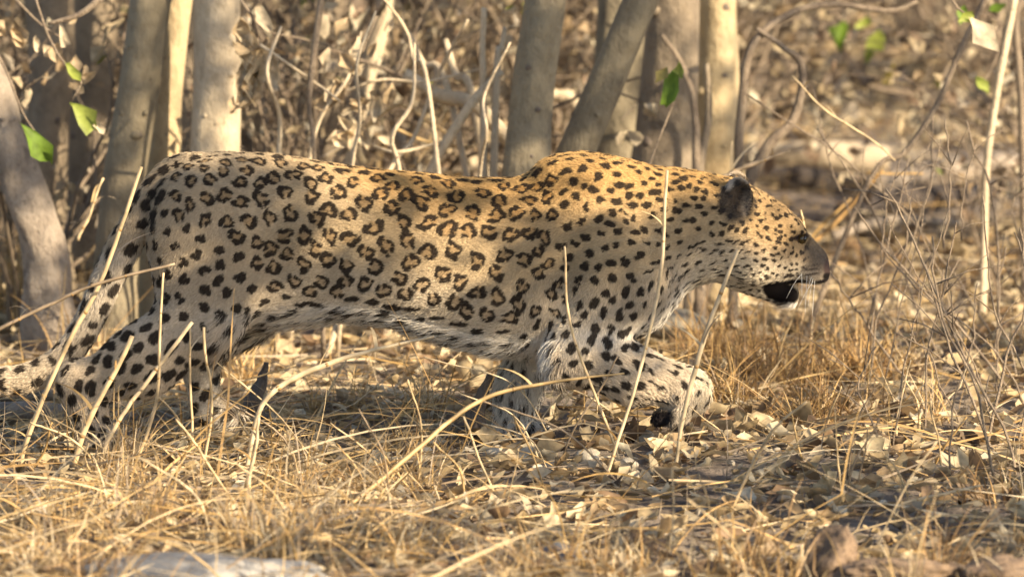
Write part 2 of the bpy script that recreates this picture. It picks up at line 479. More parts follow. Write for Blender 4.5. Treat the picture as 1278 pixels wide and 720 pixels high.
def build_leopard():
    F = Field((-1.24, -0.235, -0.03), (0.69, 0.235, 0.66), 0.0055)
    # trunk, neck and head as one loft along the spine
    px = PROFILE[:, 0]
    ax = F.axes(F.box((-2, -2, -2), (2, 2, 2)))
    xp = ax[0] / S + 639.0
    top = bz(hermite(px, PROFILE[:, 1], xp)); bot = bz(hermite(px, PROFILE[:, 2], xp))
    mid = bz(hermite(px, PROFILE[:, 3], xp)); hw = hermite(px, PROFILE[:, 4], xp)
    ex = np.interp(xp, [200, 700, 900, 960, 1030], [2.3, 2.2, 2.2, 2.4, 2.6])
    Y = ax[1][None, :, None]; Z = ax[2][None, None, :]
    dz = Z - mid[:, None, None]
    hh = np.where(dz > 0, (top - mid)[:, None, None], (mid - bot)[:, None, None])
    E = ex[:, None, None]
    rr = ((np.abs(Y) / hw[:, None, None]) ** E + (np.abs(dz) / hh) ** E) ** (1 / E)
    e = ((rr - 1) * np.minimum(hw[:, None, None], hh)).astype(np.float32)
    out = np.maximum(px[0] - xp, xp - px[-1])[:, None, None] * S
    e = np.where(out > 0, np.maximum(e, out), e).astype(np.float32)
    F.d[:] = e
    J = lambda x, y, yy: (bx(x), yy, bz(y))
    for s in (-1, 1):                                   # shoulder blades and shoulder muscle
        F.cone(J(722, 238, .050 * s), J(768, 322, .086 * s), .044, .070, .05)
        F.ell(J(738, 224, .042 * s), (.110, .036, .038), -.14, .05)
        F.ell(J(775, 335, .085 * s), (.085, .052, .10), .3, .05)
        F.ell(J(258, 305, .062 * s), (.100, .062, .150), .25, .05)      # haunch
        F.cone(J(228, 250, .050 * s), J(280, 238, .058 * s), .034, .046, .05)
    for s in (-1, 1):                                   # hollow behind the shoulder, flank hollow before the thigh
        F.ell(J(692, 345, .178 * s), (.020, .045, .10), .18, .04, cut=True)
        F.ell(J(345, 345, .165 * s), (.050, .048, .085), -.15, .05, cut=True)
    # near fore leg, lifted and folded
    F.cone(J(778, 345, -.100), J(716, 438, -.118), .078, .050, .04, .75)
    F.cone(J(722, 432, -.118), J(790, 458, -.120), .060, .056, .03, .80)
    F.cone(J(705, 448, -.118), J(712, 446, -.118), .034, .034, .03)
    F.cone(J(785, 458, -.120), J(858, 474, -.120), .056, .042, .02, .80)
    F.ell(J(856, 482, -.120), (.048, .038, .043), -.6, .02)
    for i, o in enumerate((-.030, -.011, .011, .030)):                   # toes of the hanging paw
        F.cone(J(860, 490, -.120 + o * .7), J(845 - abs(i - 1.5) * 3, 521 - abs(i - 1.5) * 5, -.120 + o * 1.15), .0175, .0160, .004)
    F.ell(J(826, 510, -.120), (.027, .028, .016), .5, .012)
    # far fore leg, planted
    F.cone(J(740, 380, .095), J(682, 425, .100), .066, .056, .04, .8)
    F.cone(J(682, 425, .100), J(646, 490, .096), .056, .042, .03, .8)
    F.cone(J(646, 490, .096), J(640, 538, .096), .042, .036, .02, .85)
    F.ell(J(652, 546, .098), (.050, .040, .024), 0, .02)
    for o in (-.028, -.009, .010, .028):
        F.ell(J(676 - abs(o) * 260, 551, .098 + o), (.026, .0115, .017), -.2, .003)
    # near hind leg, stretched back
    F.cone(J(256, 302, -.075), J(250, 392, -.092), .102, .070, .05, .62)
    F.cone(J(248, 394, -.092), J(180, 444, -.096), .074, .066, .03, .62)
    F.cone(J(180, 444, -.096), J(108, 470, -.096), .066, .036, .03, .62)
    F.cone(J(100, 462, -.096), J(96, 470, -.096), .027, .026, .02, .8)
    F.cone(J(102, 472, -.096), J(126, 540, -.098), .036, .036, .03, .8)
    F.ell(J(140, 547, -.100), (.054, .040, .022), -.05, .02)
    for o in (-.028, -.009, .010, .028):
        F.ell(J(169 - abs(o) * 260, 551, -.100 + o), (.026, .0115, .017), -.2, .003)
    # far hind leg, swinging forward
    F.cone(J(255, 310, .075), J(300, 392, .090), .105, .062, .05, .62)
    F.cone(J(300, 392, .085), J(244, 452, .090), .066, .040, .03, .75)
    F.cone(J(244, 452, .090), J(254, 515, .092), .038, .034, .02, .85)
    F.ell(J(266, 524, .094), (.048, .038, .022), -.1, .02)
    for o in (-.026, -.009, .009, .026):
        F.ell(J(292 - abs(o) * 260, 528, .094 + o), (.022, .012, .015), -.25, .008)
    # tail
    tl = smooth_path([(250, 216, 0, 25), (226, 219, -.01, 24), (207, 232, -.02, 22), (189, 254, -.035, 20.5), (172, 281, -.045, 19.5), (155, 308, -.05, 19), (139, 340, -.055, 18), (125, 372, -.06, 17), (107, 408, -.06, 16.5), (85, 438, -.06, 16), (58, 458, -.06, 16), (25, 470, -.055, 16.5), (-30, 473, -.05, 16), (-80, 465, -.05, 14)], 46)
    for a, b in zip(tl[:-1], tl[1:]):
        F.cone(J(a[0], a[1], a[2]), J(b[0], b[1], b[2]), a[3] * S, b[3] * S, .006)
    # head: cheeks, brows, muzzle, jaw, mouth, ears
    for s in (-1, 1):
        F.ell(J(938, 318, .058 * s), (.046, .034, .050), .2, .03)
        F.ell(J(990, 283, .040 * s), (.034, .021, .018), -.75, .012)            # brow
        F.ell(J(1011, 337, .028 * s), (.040, .024, .028), -.1, .012)            # whisker pad
        F.ell(J(962, 300, .060 * s), (.040, .022, .022), -.35, .02)             # cheek bone
        F.ell(J(1003, 300, .050 * s), (.022, .016, .012), -.9, .010, cut=True)  # eye socket
        # ear: rounded cup, its opening forward and outward
        F.ell(J(921, 246, .062 * s), (.036, .017, .048), .12, .008, yaw=.55 * s)
        F.ell(J(929, 246, .077 * s), (.027, .013, .036), .12, .006, cut=True, yaw=.55 * s)
    F.cone(J(925, 338, 0), J(978, 363, 0), .042, .029, .02, 1.0)
    F.ell(J(985, 370, 0), (.021, .025, .019), -.3, .012)
    for s in (-1, 1): F.ell(J(1000, 356, .042 * s), (.052, .022, .0060), .13, .006, cut=True)
    F.ell(J(1014, 363, 0), (.018, .05, .010), -.6, .006, cut=True)                # mouth opening
    F.ell(J(1029, 332, 0), (.010, .020, .013), -.3, .006)                          # nose
    for s in (-1, 1):
        F.ell(J(1030, 339, .014 * s), (.006, .006, .004), .5, .003, cut=True)
    v, q = F.surface()
    me = bpy.data.meshes.new('body_base')
    me.from_pydata(v.tolist(), [], q.tolist())
    me.update()
    # relax once, then subdivide for a smooth coat
    tmp = bpy.data.objects.new('tmp', me); C.objects.link(tmp)
    sm = tmp.modifiers.new('s', 'SMOOTH'); sm.factor = 0.5; sm.iterations = 3
    ss = tmp.modifiers.new('u', 'SUBSURF'); ss.levels = 1; ss.render_levels = 1
    dg = bpy.context.evaluated_depsgraph_get()
    body = bpy.data.meshes.new_from_object(tmp.evaluated_get(dg))
    bpy.data.objects.remove(tmp)
    body.name = 'body'
    return body, np.array([J(a[0], a[1], a[2]) for a in tl])

def flow_field(p, tl):
    """the lie of the coat at points p (n,3)"""
    X = p[:, 0] / S + 639; Yp = 360 - (p[:, 2] - AIM.z) * _cosT / S
    f = np.tile(np.array([-1.0, 0, -.28]), (len(p), 1))
    def put(mask, v): f[mask] = v
    put((X < 290) & (Yp > 250), (-.7, 0, -.8))
    put((X < 300) & (Yp > 380), (-.75, 0, -.6))
    put((X > 640) & (X < 830) & (Yp > 330), (-.45, 0, -.9))
    put((X > 735) & (Yp > 425) & (X < 900), (.9, 0, -.45))
    put((X > 840) & (Yp > 470) & (X < 900), (-.3, 0, -1))
    put((X > 590) & (X < 730) & (Yp > 445), (-.1, 0, -1))
    put((X < 150) & (Yp > 470), (.1, 0, -1))
    put((X > 930), (-1, 0, -.05))
    # tail follows its own line
    d = np.linalg.norm(p[:, None, [0, 2]] - tl[None, :, [0, 2]], axis=2)
    i = d.argmin(1); near = (d.min(1) < .046) & (X < 222) & ~((X > 78) & (Yp > 452)) & (X + .62 * (Yp - 250) < 215)
    t = np.gradient(tl, axis=0); t /= np.linalg.norm(t, axis=1)[:, None]
    f[near] = t[i[near]]
    return f, near

def vnoise(p, seed=0):
    r = np.random.default_rng(seed); o = np.zeros(len(p))
    for k in range(5):
        w = r.standard_normal(3); w /= np.linalg.norm(w)
        o += np.sin((p @ w) * (1 + .37 * k) + r.uniform(0, 6.28))
    return o / 2.5

def coat_seeds(v, nr, tl):
    """rosettes and spots spread evenly over the skin, each a handful of blobs"""
    X = v[:, 0] / S + 639; Yp = 360 - (v[:, 2] - AIM.z) * _cosT / S
    fl, tail = flow_field(v, tl)
    top = hermite(PROFILE[:, 0], PROFILE[:, 1], X); bot = hermite(PROFILE[:, 0], PROFILE[:, 2], X)
    h = (Yp - top) / np.maximum(bot - top, 20)
    sp = np.interp(X, [190, 260, 330, 450, 560, 690], [20.5, 21.5, 23.5, 26, 27.5, 24.5])     # spacing in photograph pixels
    sp = np.where((X > 250) & (X < 690), sp * np.interp(h, [0, .2, .75, 1], [.92, 1.05, .95, .80]), sp)
    def lo(mask, val): sp[mask] = val
    lo((X < 320) & (Yp > 330), 23)
    lo((X < 330) & (Yp > 400), 22)
    sp[X > 660] = np.interp(X[X > 660], [660, 700, 760, 860, 930, 960], [23.5, 19, 17.3, 14.2, 10.4, 9.2])
    lo((X > 690) & (X < 830) & (Yp > 300), 18.8)
    lo((X > 590) & (X < 730) & (Yp > 435), 18)
    lo((X > 735) & (X < 900) & (Yp > 425), 18)
    lo((X < 170) & (Yp > 430), 21)
    lo(tail, 22.5)
    sp *= S
    order = np.random.default_rng(5).permutation(len(v))
    chosen, rad = [], []
    cell = {}
    g = 0.06
    for i in order:
        p = v[i]; r_ = sp[i]
        key = (int(p[0] // g), int(p[1] // g), int(p[2] // g)); ok = True
        for a in (-1, 0, 1):
            for b in (-1, 0, 1):
                for c in (-1, 0, 1):
                    for j in cell.get((key[0] + a, key[1] + b, key[2] + c), ()):
                        m = (r_ + rad[j]) * .5 * .84
                        dx = p - v[chosen[j]]
                        if dx[0] * dx[0] + dx[1] * dx[1] + dx[2] * dx[2] < m * m:
                            ok = False; break
                    if not ok: break
                if not ok: break
            if not ok: break
        if ok:
            cell.setdefault(key, []).append(len(chosen)); chosen.append(i); rad.append(r_)
    # even the spacing out: move every seed to the middle of the skin nearest to it, a few times
    sub = np.random.default_rng(6).choice(len(v), 40000, replace=False)
    vk = kdtree.KDTree(len(sub))
    for q_, i in enumerate(sub): vk.insert(v[i], int(i))
    vk.balance()
    ch = np.array(chosen)
    for it in range(6):
        kd = kdtree.KDTree(len(ch))
        for q_, i in enumerate(ch): kd.insert(v[i], q_)
        kd.balance()
        own = np.array([kd.find(v[i])[1] for i in sub])
        cnt = np.bincount(own, minlength=len(ch)).astype(float)
        cen = np.stack([np.bincount(own, v[sub][:, a], len(ch)) for a in range(3)], 1) / np.maximum(cnt, 1)[:, None]
        ch = np.array([vk.find(cen[j])[1] if cnt[j] > 3 else ch[j] for j in range(len(ch))])
    r = np.random.default_rng(9)
    K = 6
    ns = len(ch)
    blob = np.zeros((ns, K, 5)); blob[:, :, 2:4] = 1e-6
    core = np.zeros((ns, 3))
    ring = np.zeros((ns, 9)); ring[:, 1] = 1e-6      # radius, half thickness, stretch, phases, gaps
    for n_, i in enumerate(ch):
        x, yp, hh, s = X[i], Yp[i], h[i], sp[i]
        n0 = r.uniform(0, 6.28)
        ros = (x > 215) & (x < 700) & (hh < .80 if x > 330 else yp < 262 + (x - 215) * .55) & (hh > .02) & ~tail[i] & (yp < 428)
        semi = ((x <= 330) & (yp < 400) & ~tail[i]) or (690 <= x < 800 and yp > 250 and yp < 400 and r.random() < .45) or (tail[i] and x < 90)
        if ros:
            R = s * r.uniform(.265, .315); ex = r.uniform(.88, 1.16)
            g1 = r.uniform(0, 6.28); g2 = g1 + r.uniform(1.4, 3.6)
            ring[n_] = (R, s * r.uniform(.108, .135), ex, r.uniform(0, 6.28), r.uniform(0, 6.28), g1, r.uniform(.02, .28), g2, r.uniform(-.2, .14))
            core[n_] = (R * 1.15, ex, .8 if x > 320 else 1.0)
        elif semi:
            R = s * r.uniform(.12, .19); k = r.choice([2, 3, 3]); ex = r.uniform(.9, 1.35)
            for j in range(k):
                a = n0 + 6.283 * (j + r.uniform(-.2, .2)) / k
                blob[n_, j] = (R * math.cos(a) * ex, R * math.sin(a) / ex, s * r.uniform(.15, .20), s * r.uniform(.20, .27), a)
            core[n_] = (R * 1.1, ex, .5)
        else:
            k = 1 if r.random() < .6 else 2
            big = (.36 if x < 330 else .345) if x < 640 or yp > 400 else .315
            el = r.uniform(.95, 1.5)
            if hh > .78 and 330 < x < 690: el = r.uniform(1.5, 2.3); big = .24
            if 800 < x < 930 and yp > 290: el = r.uniform(1.4, 3.2); big = .21
            if x > 930: big = .31; el = r.uniform(.9, 1.4)
            for j in range(k):
                sc_ = r.uniform(.75, 1.15)
                blob[n_, j] = (r.uniform(-.1, .1) * s * (j > 0) * 2, r.uniform(-.1, .1) * s * (j > 0) * 2, s * big * el * sc_ * (1 if j == 0 else .7), s * big / el ** .5 * sc_ * (1 if j == 0 else .7), r.uniform(-.35, .35))
    nn = nr[ch]; u = fl[ch] - nn * np.sum(fl[ch] * nn, 1)[:, None]
    u /= np.linalg.norm(u, axis=1)[:, None] + 1e-9
    w = np.cross(nn, u)
    return dict(c=v[ch], n=nn, u=u, w=w, blob=blob, core=core, ring=ring, s=sp[ch])

def coat_colour(p, n, sd, tl):
    """colour of the coat at points p with normals n: ground tone by region, then the rosettes"""
    X = p[:, 0] / S + 639; Yp = 360 - (p[:, 2] - AIM.z) * _cosT / S
    top = hermite(PROFILE[:, 0], PROFILE[:, 1], X); bot = hermite(PROFILE[:, 0], PROFILE[:, 2], X)
    h = np.clip((Yp - top) / np.maximum(bot - top, 20), 0, 1.4)
    gold = np.array([.465, .295, .120]); tan = np.array([.465, .355, .215]); pale = np.array([.55, .465, .35]); white = np.array([.78, .73, .65])
    def L(a, b, t): return a * (1 - t)[:, None] + b * t[:, None]
    ss = lambda a, b, x: (lambda t: t * t * (3 - 2 * t))(np.clip((x - a) / (b - a), 0, 1))
    c = L(np.tile(gold, (len(p), 1)), np.tile(tan, (len(p), 1)), ss(.02, .42, h + .25 * ss(520, 380, X)))
    c = L(c, np.tile(pale, (len(p), 1)), ss(.45, .8, h))
    c = L(c, np.tile(white, (len(p), 1)), ss(.80, .95, h))
    hind = ss(470, 260, X)
    c = L(c, np.tile(np.array([.435, .355, .255]), (len(p), 1)), hind * .75)  # hindquarters less golden, also greyed in colour for the shadow over them
    leg = np.clip(ss(395, 440, Yp), 0, 1) * ((X > 690) | (X < 300))
    c = L(c, np.tile(np.array([.57, .465, .335]), (len(p), 1)), leg * .85)
    inner = ss(.1, .6, n[:, 1] * np.sign(-p[:, 1] + 1e-6)) * (Yp > 380)
    c = L(c, np.tile(white, (len(p), 1)), inner * .5)
    # head: warm crown, pale cheek and throat
    hd = ss(900, 940, X)
    hv = ss(.35, .95, h)
    c = L(c, L(np.tile(np.array([.42, .29, .15]), (len(p), 1)), np.tile(np.array([.57, .485, .37]), (len(p), 1)), hv), hd)
    thr = ss(838, 880, X) * ss(.55, .95, h)
    c = L(c, np.tile(np.array([.66, .57, .43]), (len(p), 1)), thr * .8)
    c *= (1 + .08 * vnoise(p * 30, 4) + .05 * vnoise(p * 95, 5))[:, None]
    # rosettes
    kd = kdtree.KDTree(len(sd['c']))
    for i, q in enumerate(sd['c']): kd.insert(q, i)
    kd.balance()
    pj = p + .0022 * np.stack([vnoise(p * 190, 21), vnoise(p * 190, 22), vnoise(p * 190, 23)], 1)
    idx = np.array([[q[1] for q in kd.find_n(pp, 3)] for pp in pj])
    m = np.full(len(p), 9.0); inside = np.zeros(len(p))
    for col in range(3):
        i = idx[:, col]
        d = pj - sd['c'][i]
        ok = np.sum(n * sd['n'][i], 1) > -.2
        du = np.sum(d * sd['u'][i], 1); dv = np.sum(d * sd['w'][i], 1); dn = np.sum(d * sd['n'][i], 1)
        B = sd['blob'][i]
        ex = du[:, None] - B[:, :, 0]; ey = dv[:, None] - B[:, :, 1]
        ca, sa = np.cos(B[:, :, 4]), np.sin(B[:, :, 4])
        a = (ca * ex + sa * ey) / B[:, :, 2]; b = (-sa * ex + ca * ey) / B[:, :, 3]
        e = np.sqrt(a * a + b * b).min(1)
        G_ = sd['ring'][i]; isr = G_[:, 0] > 0
        xr, yr = du / np.maximum(G_[:, 2], .1), dv * np.maximum(G_[:, 2], .1)
        rho = np.sqrt(xr * xr + yr * yr); th = np.arctan2(yr, xr)
        Rt = G_[:, 0] * (1 + .13 * np.sin(2 * th + G_[:, 3]) + .12 * np.sin(3 * th + G_[:, 4]) + .07 * np.cos(4 * th))
        er_ = np.abs(rho - Rt) / (G_[:, 1] * (1 + .28 * np.sin(th * 2 + G_[:, 4])))
        for gi in (5, 7):
            dg = np.abs((th - G_[:, gi] + np.pi) % (2 * np.pi) - np.pi)
            er_ = er_ + 2.5 * ss(G_[:, gi + 1] + .16, G_[:, gi + 1] - .10, dg)
        e = np.where(isr, np.minimum(er_, 9), e)
        e = np.where(ok & (np.abs(dn) < .03), e, 9)
        m = np.minimum(m, e)
        co = sd['core'][i]
        q = np.sqrt((du / np.maximum(co[:, 1], .1)) ** 2 + (dv * co[:, 1]) ** 2) / np.maximum(co[:, 0], 1e-5)
        inside = np.maximum(inside, np.where((co[:, 0] > 0) & ok, ss(1.1, .8, q) * co[:, 2], 0))
    c = L(c, c * np.array([.74, .62, .46]), inside * .8)
    spot = ss(1.12, .86, m)
    # features that replace the spots
    face = (X > 1008) & (Yp < 346)
    spot = np.where(face, spot * .25, spot)
    dark = np.array([.020, .014, .011])
    c = L(c, np.tile(dark, (len(p), 1)), spot * .96)
    def region(col, a): 
        nonlocal c
        c = L(c, np.tile(np.array(col), (len(p), 1)), np.clip(a, 0, 1))
    def blobm(x, y, rx, ry, ang=0, soft=.35):
        ca, sa = math.cos(ang), math.sin(ang)
        a = ((X - x) * ca + (Yp - y) * sa) / rx; b = (-(X - x) * sa + (Yp - y) * ca) / ry
        return ss(1 + soft, 1 - soft, np.sqrt(a * a + b * b))
    region((.15, .12, .095), blobm(1019, 324, 15, 27, -.35, .7) * .85)  # grey muzzle, its front half painted darker for the shadow on it
    region((.14, .11, .09), blobm(1030, 320, 8, 10, -.6, .6) * .7)
    region((.34, .28, .22), blobm(1012, 342, 16, 9, 0, .6) * .5)
    for wy in (328, 333.5, 339): region((.05, .035, .03), ss(1.3, .7, np.abs(Yp - wy - (X - 1010) * -.12 - .8 * np.sin(X * 1.4))) * ss(996, 1001, X) * ss(1026, 1018, X) * .6)                # greyish muzzle
    region((.10, .065, .055), blobm(1033, 332, 7, 10))
    region((.015, .012, .011), blobm(1030, 342, 5, 4.5))                              # nose leather
    region((.02, .015, .015), blobm(1027, 348, 13, 2.6, -.12))                    # lip line
    region((.03, .02, .018), blobm(1010, 339, 12, 1.3, -.2) * .6)
    region((.03, .02, .018), blobm(1008, 333, 11, 1.1, -.2) * .5)
    region((.008, .006, .006), blobm(974, 363, 25, 13, .32, .12) * (Yp > 349))
    region((.010, .008, .008), blobm(982, 350, 26, 3.5, -.1))
    region((.80, .76, .70), blobm(989, 382, 13, 5, .1) * (Yp > 374))
    region((.03, .02, .018), blobm(998, 293, 11, 4.2, -.05) * (np.abs(p[:, 1]) > .02))   # eyelid line
    region((.03, .02, .018), blobm(1006, 304, 2.2, 10, .5) * (np.abs(p[:, 1]) > .02) * .6)
    # ears: black back with a pale tip
    er = blobm(919, 245, 23, 30) * (np.abs(p[:, 1]) > .05) * (Yp < 278)
    region((.035, .03, .03), er * .92)
    region((.17, .145, .125), blobm(929, 250, 6, 15, .1) * er * .7)
    region((.55, .48, .40), blobm(906, 226, 7, 10, .5) * er)
    rr_ = np.sqrt(((X - 919) / 21) ** 2 + ((Yp - 245) / 28) ** 2)
    region((.55, .46, .35), np.exp(-((rr_ - .98) / .10) ** 2) * (np.abs(p[:, 1]) > .05) * ((X < 913) | (Yp < 226)) * (Yp < 250) * .8)
    region((.03, .025, .022), blobm(900, 243, 5, 16, .15) * (np.abs(p[:, 1]) > .05))
    # pads of the lifted paw
    region((.025, .02, .02), blobm(820, 513, 22, 11, -.35) * (Yp > 496))
    region((.04, .03, .028), blobm(848, 520, 12, 6, 0) * (Yp > 516))
    return np.clip(c, .004, .95), spot

def leopard():
    body, tl = build_leopard()
    nv = len(body.vertices)
    v = np.empty(nv * 3); body.vertices.foreach_get('co', v); v = v.reshape(-1, 3)
    nr = np.empty(nv * 3); body.vertices.foreach_get('normal', nr); nr = nr.reshape(-1, 3)
    nf = len(body.polygons)
    q = np.empty(nf * 4, int); body.loops.foreach_get('vertex_index', q); q = q.reshape(-1, 4)
    body.polygons.foreach_set('use_smooth', [True] * nf)
    sd = coat_seeds(v, nr, tl)
    col, spot = coat_colour(v, nr, sd, tl)
    at = body.color_attributes.new('tint', 'FLOAT_COLOR', 'POINT')
    a = np.ones((nv, 4), np.float32); a[:, :3] = col * .8
    at.data.foreach_set('color', a.ravel())
    body.materials.append(tint_mat('short_coat', .85, .1))
    root = empty('leopard', (0, 0, 0))
    tag(root, 'spotted leopard walking to the right through dry grass, front paw lifted', 'leopard')
    obj('body', body, root)
    # ---- fur
    A, B_, C_, D_ = (v[q[:, i]] for i in range(4))
    area = .5 * np.linalg.norm(np.cross(C_ - A, D_ - B_), axis=1)
    ctr = (A + B_ + C_ + D_) / 4
    w = area * np.where(ctr[:, 1] > .07, .35, 1.0)
    N = 380000
    r = np.random.default_rng(17)
    fi = np.searchsorted(np.cumsum(w) / w.sum(), r.random(N)); fi = np.minimum(fi, nf - 1)
    s, t = r.random(N)[:, None], r.random(N)[:, None]
    wts = [(1 - s) * (1 - t), s * (1 - t), s * t, (1 - s) * t]
    p = sum(wts[i] * v[q[fi, i]] for i in range(4)); n = sum(wts[i] * nr[q[fi, i]] for i in range(4))
    n /= np.linalg.norm(n, axis=1)[:, None]
    X = p[:, 0] / S + 639; Yp = 360 - (p[:, 2] - AIM.z) * _cosT / S
    keep = ~((X > 1026) & (Yp > 324) & (Yp < 344)) & ~((X > 954) & (X < 1000) & (Yp > 350) & (Yp < 374) & (Yp < 366 + (X - 954) * .6))
    p, n, X, Yp = p[keep], n[keep], X[keep], Yp[keep]; N = len(p)
    f, tail = flow_field(p, tl)
    f = f - n * np.sum(f * n, 1)[:, None]
    f += .30 * r.standard_normal((N, 3)); f += .25 * np.stack([vnoise(p * 25, 31), vnoise(p * 25, 32), vnoise(p * 25, 33)], 1) * .4
    f = f - n * np.sum(f * n, 1)[:, None]
    f /= np.linalg.norm(f, axis=1)[:, None] + 1e-9
    bot = hermite(PROFILE[:, 0], PROFILE[:, 2], X); top = hermite(PROFILE[:, 0], PROFILE[:, 1], X)
    h = (Yp - top) / np.maximum(bot - top, 20)
    ln = np.full(N, .0075)
    ln = np.where((h > .88) & (X > 270) & (X < 700), .024, ln)
    ln = np.where((X > 898) & (X < 945) & (Yp < 278) & (np.abs(p[:, 1]) > .05), .011, ln)
    ln = np.where((X > 900), .0065, ln); ln = np.where(X > 990, .004, ln)
    ln = np.where((X > 820) & (X < 905) & (h > .6), .010, ln)
    ln = np.where((X > 720) & (X < 900) & (Yp > 440), .0085, ln)
    ln = np.where(((X - 982) ** 2 + ((Yp - 381) * 1.3) ** 2 < 250) & (Yp > 374), .014, ln)
    ln = np.where(tail, .010, ln)
    guard = (r.random(N) < .12) & (X < 985)
    ln *= r.uniform(.65, 1.25, N) * np.where(guard, 1.45, 1)
    lift = r.uniform(.18, .42, N) + guard * .22
    d0 = f * np.cos(lift)[:, None] + n * np.sin(lift)[:, None]
    d1 = f * np.cos(lift * .25)[:, None] + n * np.sin(lift * .25)[:, None] + np.array([0, 0, -.10])
    pts = np.stack([p - n * .0008, p + d0 * (ln * .5)[:, None], p + d0 * (ln * .5)[:, None] + d1 * (ln * .5)[:, None]], 1)
    hc, hs = coat_colour(p + f * (ln * .5)[:, None] + .0009 * r.standard_normal((N, 3)), n, sd, tl)
    cu = bpy.data.hair_curves.new('fur')
    cu.add_curves([3] * N)
    cu.attributes['position'].data.foreach_set('vector', pts.astype(np.float32).ravel())
    ra = cu.attributes.get('radius') or cu.attributes.new('radius', 'FLOAT', 'POINT')
    ra.data.foreach_set('value', np.tile(np.array([.00045, .00038, .00010], np.float32), N))
    ca = cu.attributes.new('tint', 'FLOAT_COLOR', 'CURVE')
    a = np.ones((N, 4), np.float32); a[:, :3] = hc * r.uniform(.82, 1.18, N)[:, None]
    ca.data.foreach_set('color', a.ravel())
    m, nt, b, out = new_mat('fur_hair')
    an = node(nt, 'ShaderNodeAttribute', attribute_name='tint')
    nt.links.new(an.outputs['Color'], b.inputs['Base Color'])
    b.inputs['Roughness'].default_value = .55; b.inputs['Specular IOR Level'].default_value = .18
    cu.materials.append(m)
    fo = obj('fur', cu, root); fo['kind'] = 'stuff'
    # ---- eyes, whiskers, claws
    dark = plain_mat('eye_dark', (.012, .010, .008), .08, .6)
    iris = plain_mat('amber_iris', (.07, .045, .014), .04, .6)
    for s in (-1, 1):
        bm = bmesh.new(); bmesh.ops.create_uvsphere(bm, u_segments=20, v_segments=14, radius=.0105)
        me = bpy.data.meshes.new('eye'); bm.to_mesh(me); bm.free(); me.materials.append(iris); me.polygons.foreach_set('use_smooth', [True] * len(me.polygons))
        e = obj('eye', me, root); e.location = (bx(999), s * .0375, bz(296))
        bm = bmesh.new(); bmesh.ops.create_uvsphere(bm, u_segments=12, v_segments=8, radius=.005)
        me = bpy.data.meshes.new('pupil'); bm.to_mesh(me); bm.free(); me.materials.append(dark); me.polygons.foreach_set('use_smooth', [True] * len(me.polygons))
        pu = obj('pupil', me, e); pu.location = (.0052, s * .0056, .001)
    wm = plain_mat('whisker_white', (.85, .82, .76), .4)
    r2 = random.Random(4)
    for s in (-1, 1):
        for i in range(7):
            x, y = r2.uniform(995, 1018), r2.uniform(336, 347)
            a = Vector((bx(x), s * (.052 - (x - 995) * .0005), bz(y)))
            ln_ = r2.uniform(.035, .085); dr = Vector((r2.uniform(-.95, .05), s * r2.uniform(.35, .8), r2.uniform(-1.1, -.6))).normalized()
            b_ = a + dr * ln_ * .5; c_ = a + dr * ln_ + Vector((0, 0, -.012))
            mb = MB(); mb.add(*tube(smooth_path([a - dr * .006, b_, c_], 6), [.0005, .00045, .0002], 4)); mb.build('whisker', wm, root)
    return root
leopard()

# ==================================================================  VEGETATION AND GROUND COVER
def ribbons(base, head, length, lean0, lean1, width, col, nseg=4, kink=None, roll=None):
    """flat grass blades as arrays: lean from the vertical goes from lean0 at the base to lean1 at the tip"""
    N = len(base); t = np.linspace(0, 1, nseg + 1)
    p = np.zeros((N, nseg + 1, 3)); p[:, 0] = base
    hx, hy = np.cos(head), np.sin(head)
    for i in range(1, nseg + 1):
        a = lean0 + (lean1 - lean0) * (i - .5) / nseg
        if kink is not None: a = np.where(i > nseg * .55, a + kink, a)
        st = (length / nseg)[:, None] * np.stack([np.sin(a) * hx, np.sin(a) * hy, np.cos(a)], 1)
        p[:, i] = p[:, i - 1] + st
    if roll is None: roll = rng.uniform(0, 6.28, N)
    s = np.stack([np.cos(roll), np.sin(roll), np.zeros(N)], 1)
    s2 = np.stack([-hy * np.cos(roll), hx * np.cos(roll), np.sin(roll)], 1)
    lyi = np.abs(lean0) > 1.0
    s = np.where(lyi[:, None], s2, s)
    wd = width[:, None] * (1 - t ** 2.5 * .85)[None, :] * .5
    v = np.stack([p - s[:, None] * wd[:, :, None], p + s[:, None] * wd[:, :, None]], 2).reshape(N, -1, 3)
    k = 2 * (nseg + 1)
    fq = np.array([(2 * i, 2 * i + 1, 2 * i + 3, 2 * i + 2) for i in range(nseg)])
    f = (fq[None] + (np.arange(N) * k)[:, None, None]).reshape(-1, 4)
    c = np.repeat(col, k, axis=0)
    return v.reshape(-1, 3), f, c
def array_mesh(name, v, f, c, mat, smooth=True):
    me = bpy.data.meshes.new(name)
    me.from_pydata(v.tolist(), [], f.tolist())
    at = me.color_attributes.new('tint', 'FLOAT_COLOR', 'POINT')
    a = np.ones((len(v), 4), np.float32); a[:, :3] = c
    at.data.foreach_set('color', a.ravel())
    if smooth: me.polygons.foreach_set('use_smooth', [True] * len(me.polygons))
    me.materials.append(mat)
    return me
def gh(x, y):
    return .018 * np.sin(1.7 * x + .6) * np.sin(1.3 * y + 1.1) + .010 * np.sin(4.1 * x + 2.2 * y)
STRAWS = np.array([(.62, .445, .22), (.70, .54, .32), (.75, .61, .40), (.52, .33, .14), (.42, .32, .215), (.34, .275, .21), (.57, .38, .16)])
LEAFS = np.array([(.55, .44, .28), (.66, .55, .38), (.42, .31, .19), (.30, .21, .14), (.74, .65, .48), (.46, .39, .30), (.20, .15, .11)])
def pick(tab, n, p=None, var=.15):
    return np.clip(tab[rng.choice(len(tab), n, p=p)] * rng.uniform(1 - var, 1 + var, (n, 1)), .01, .9)

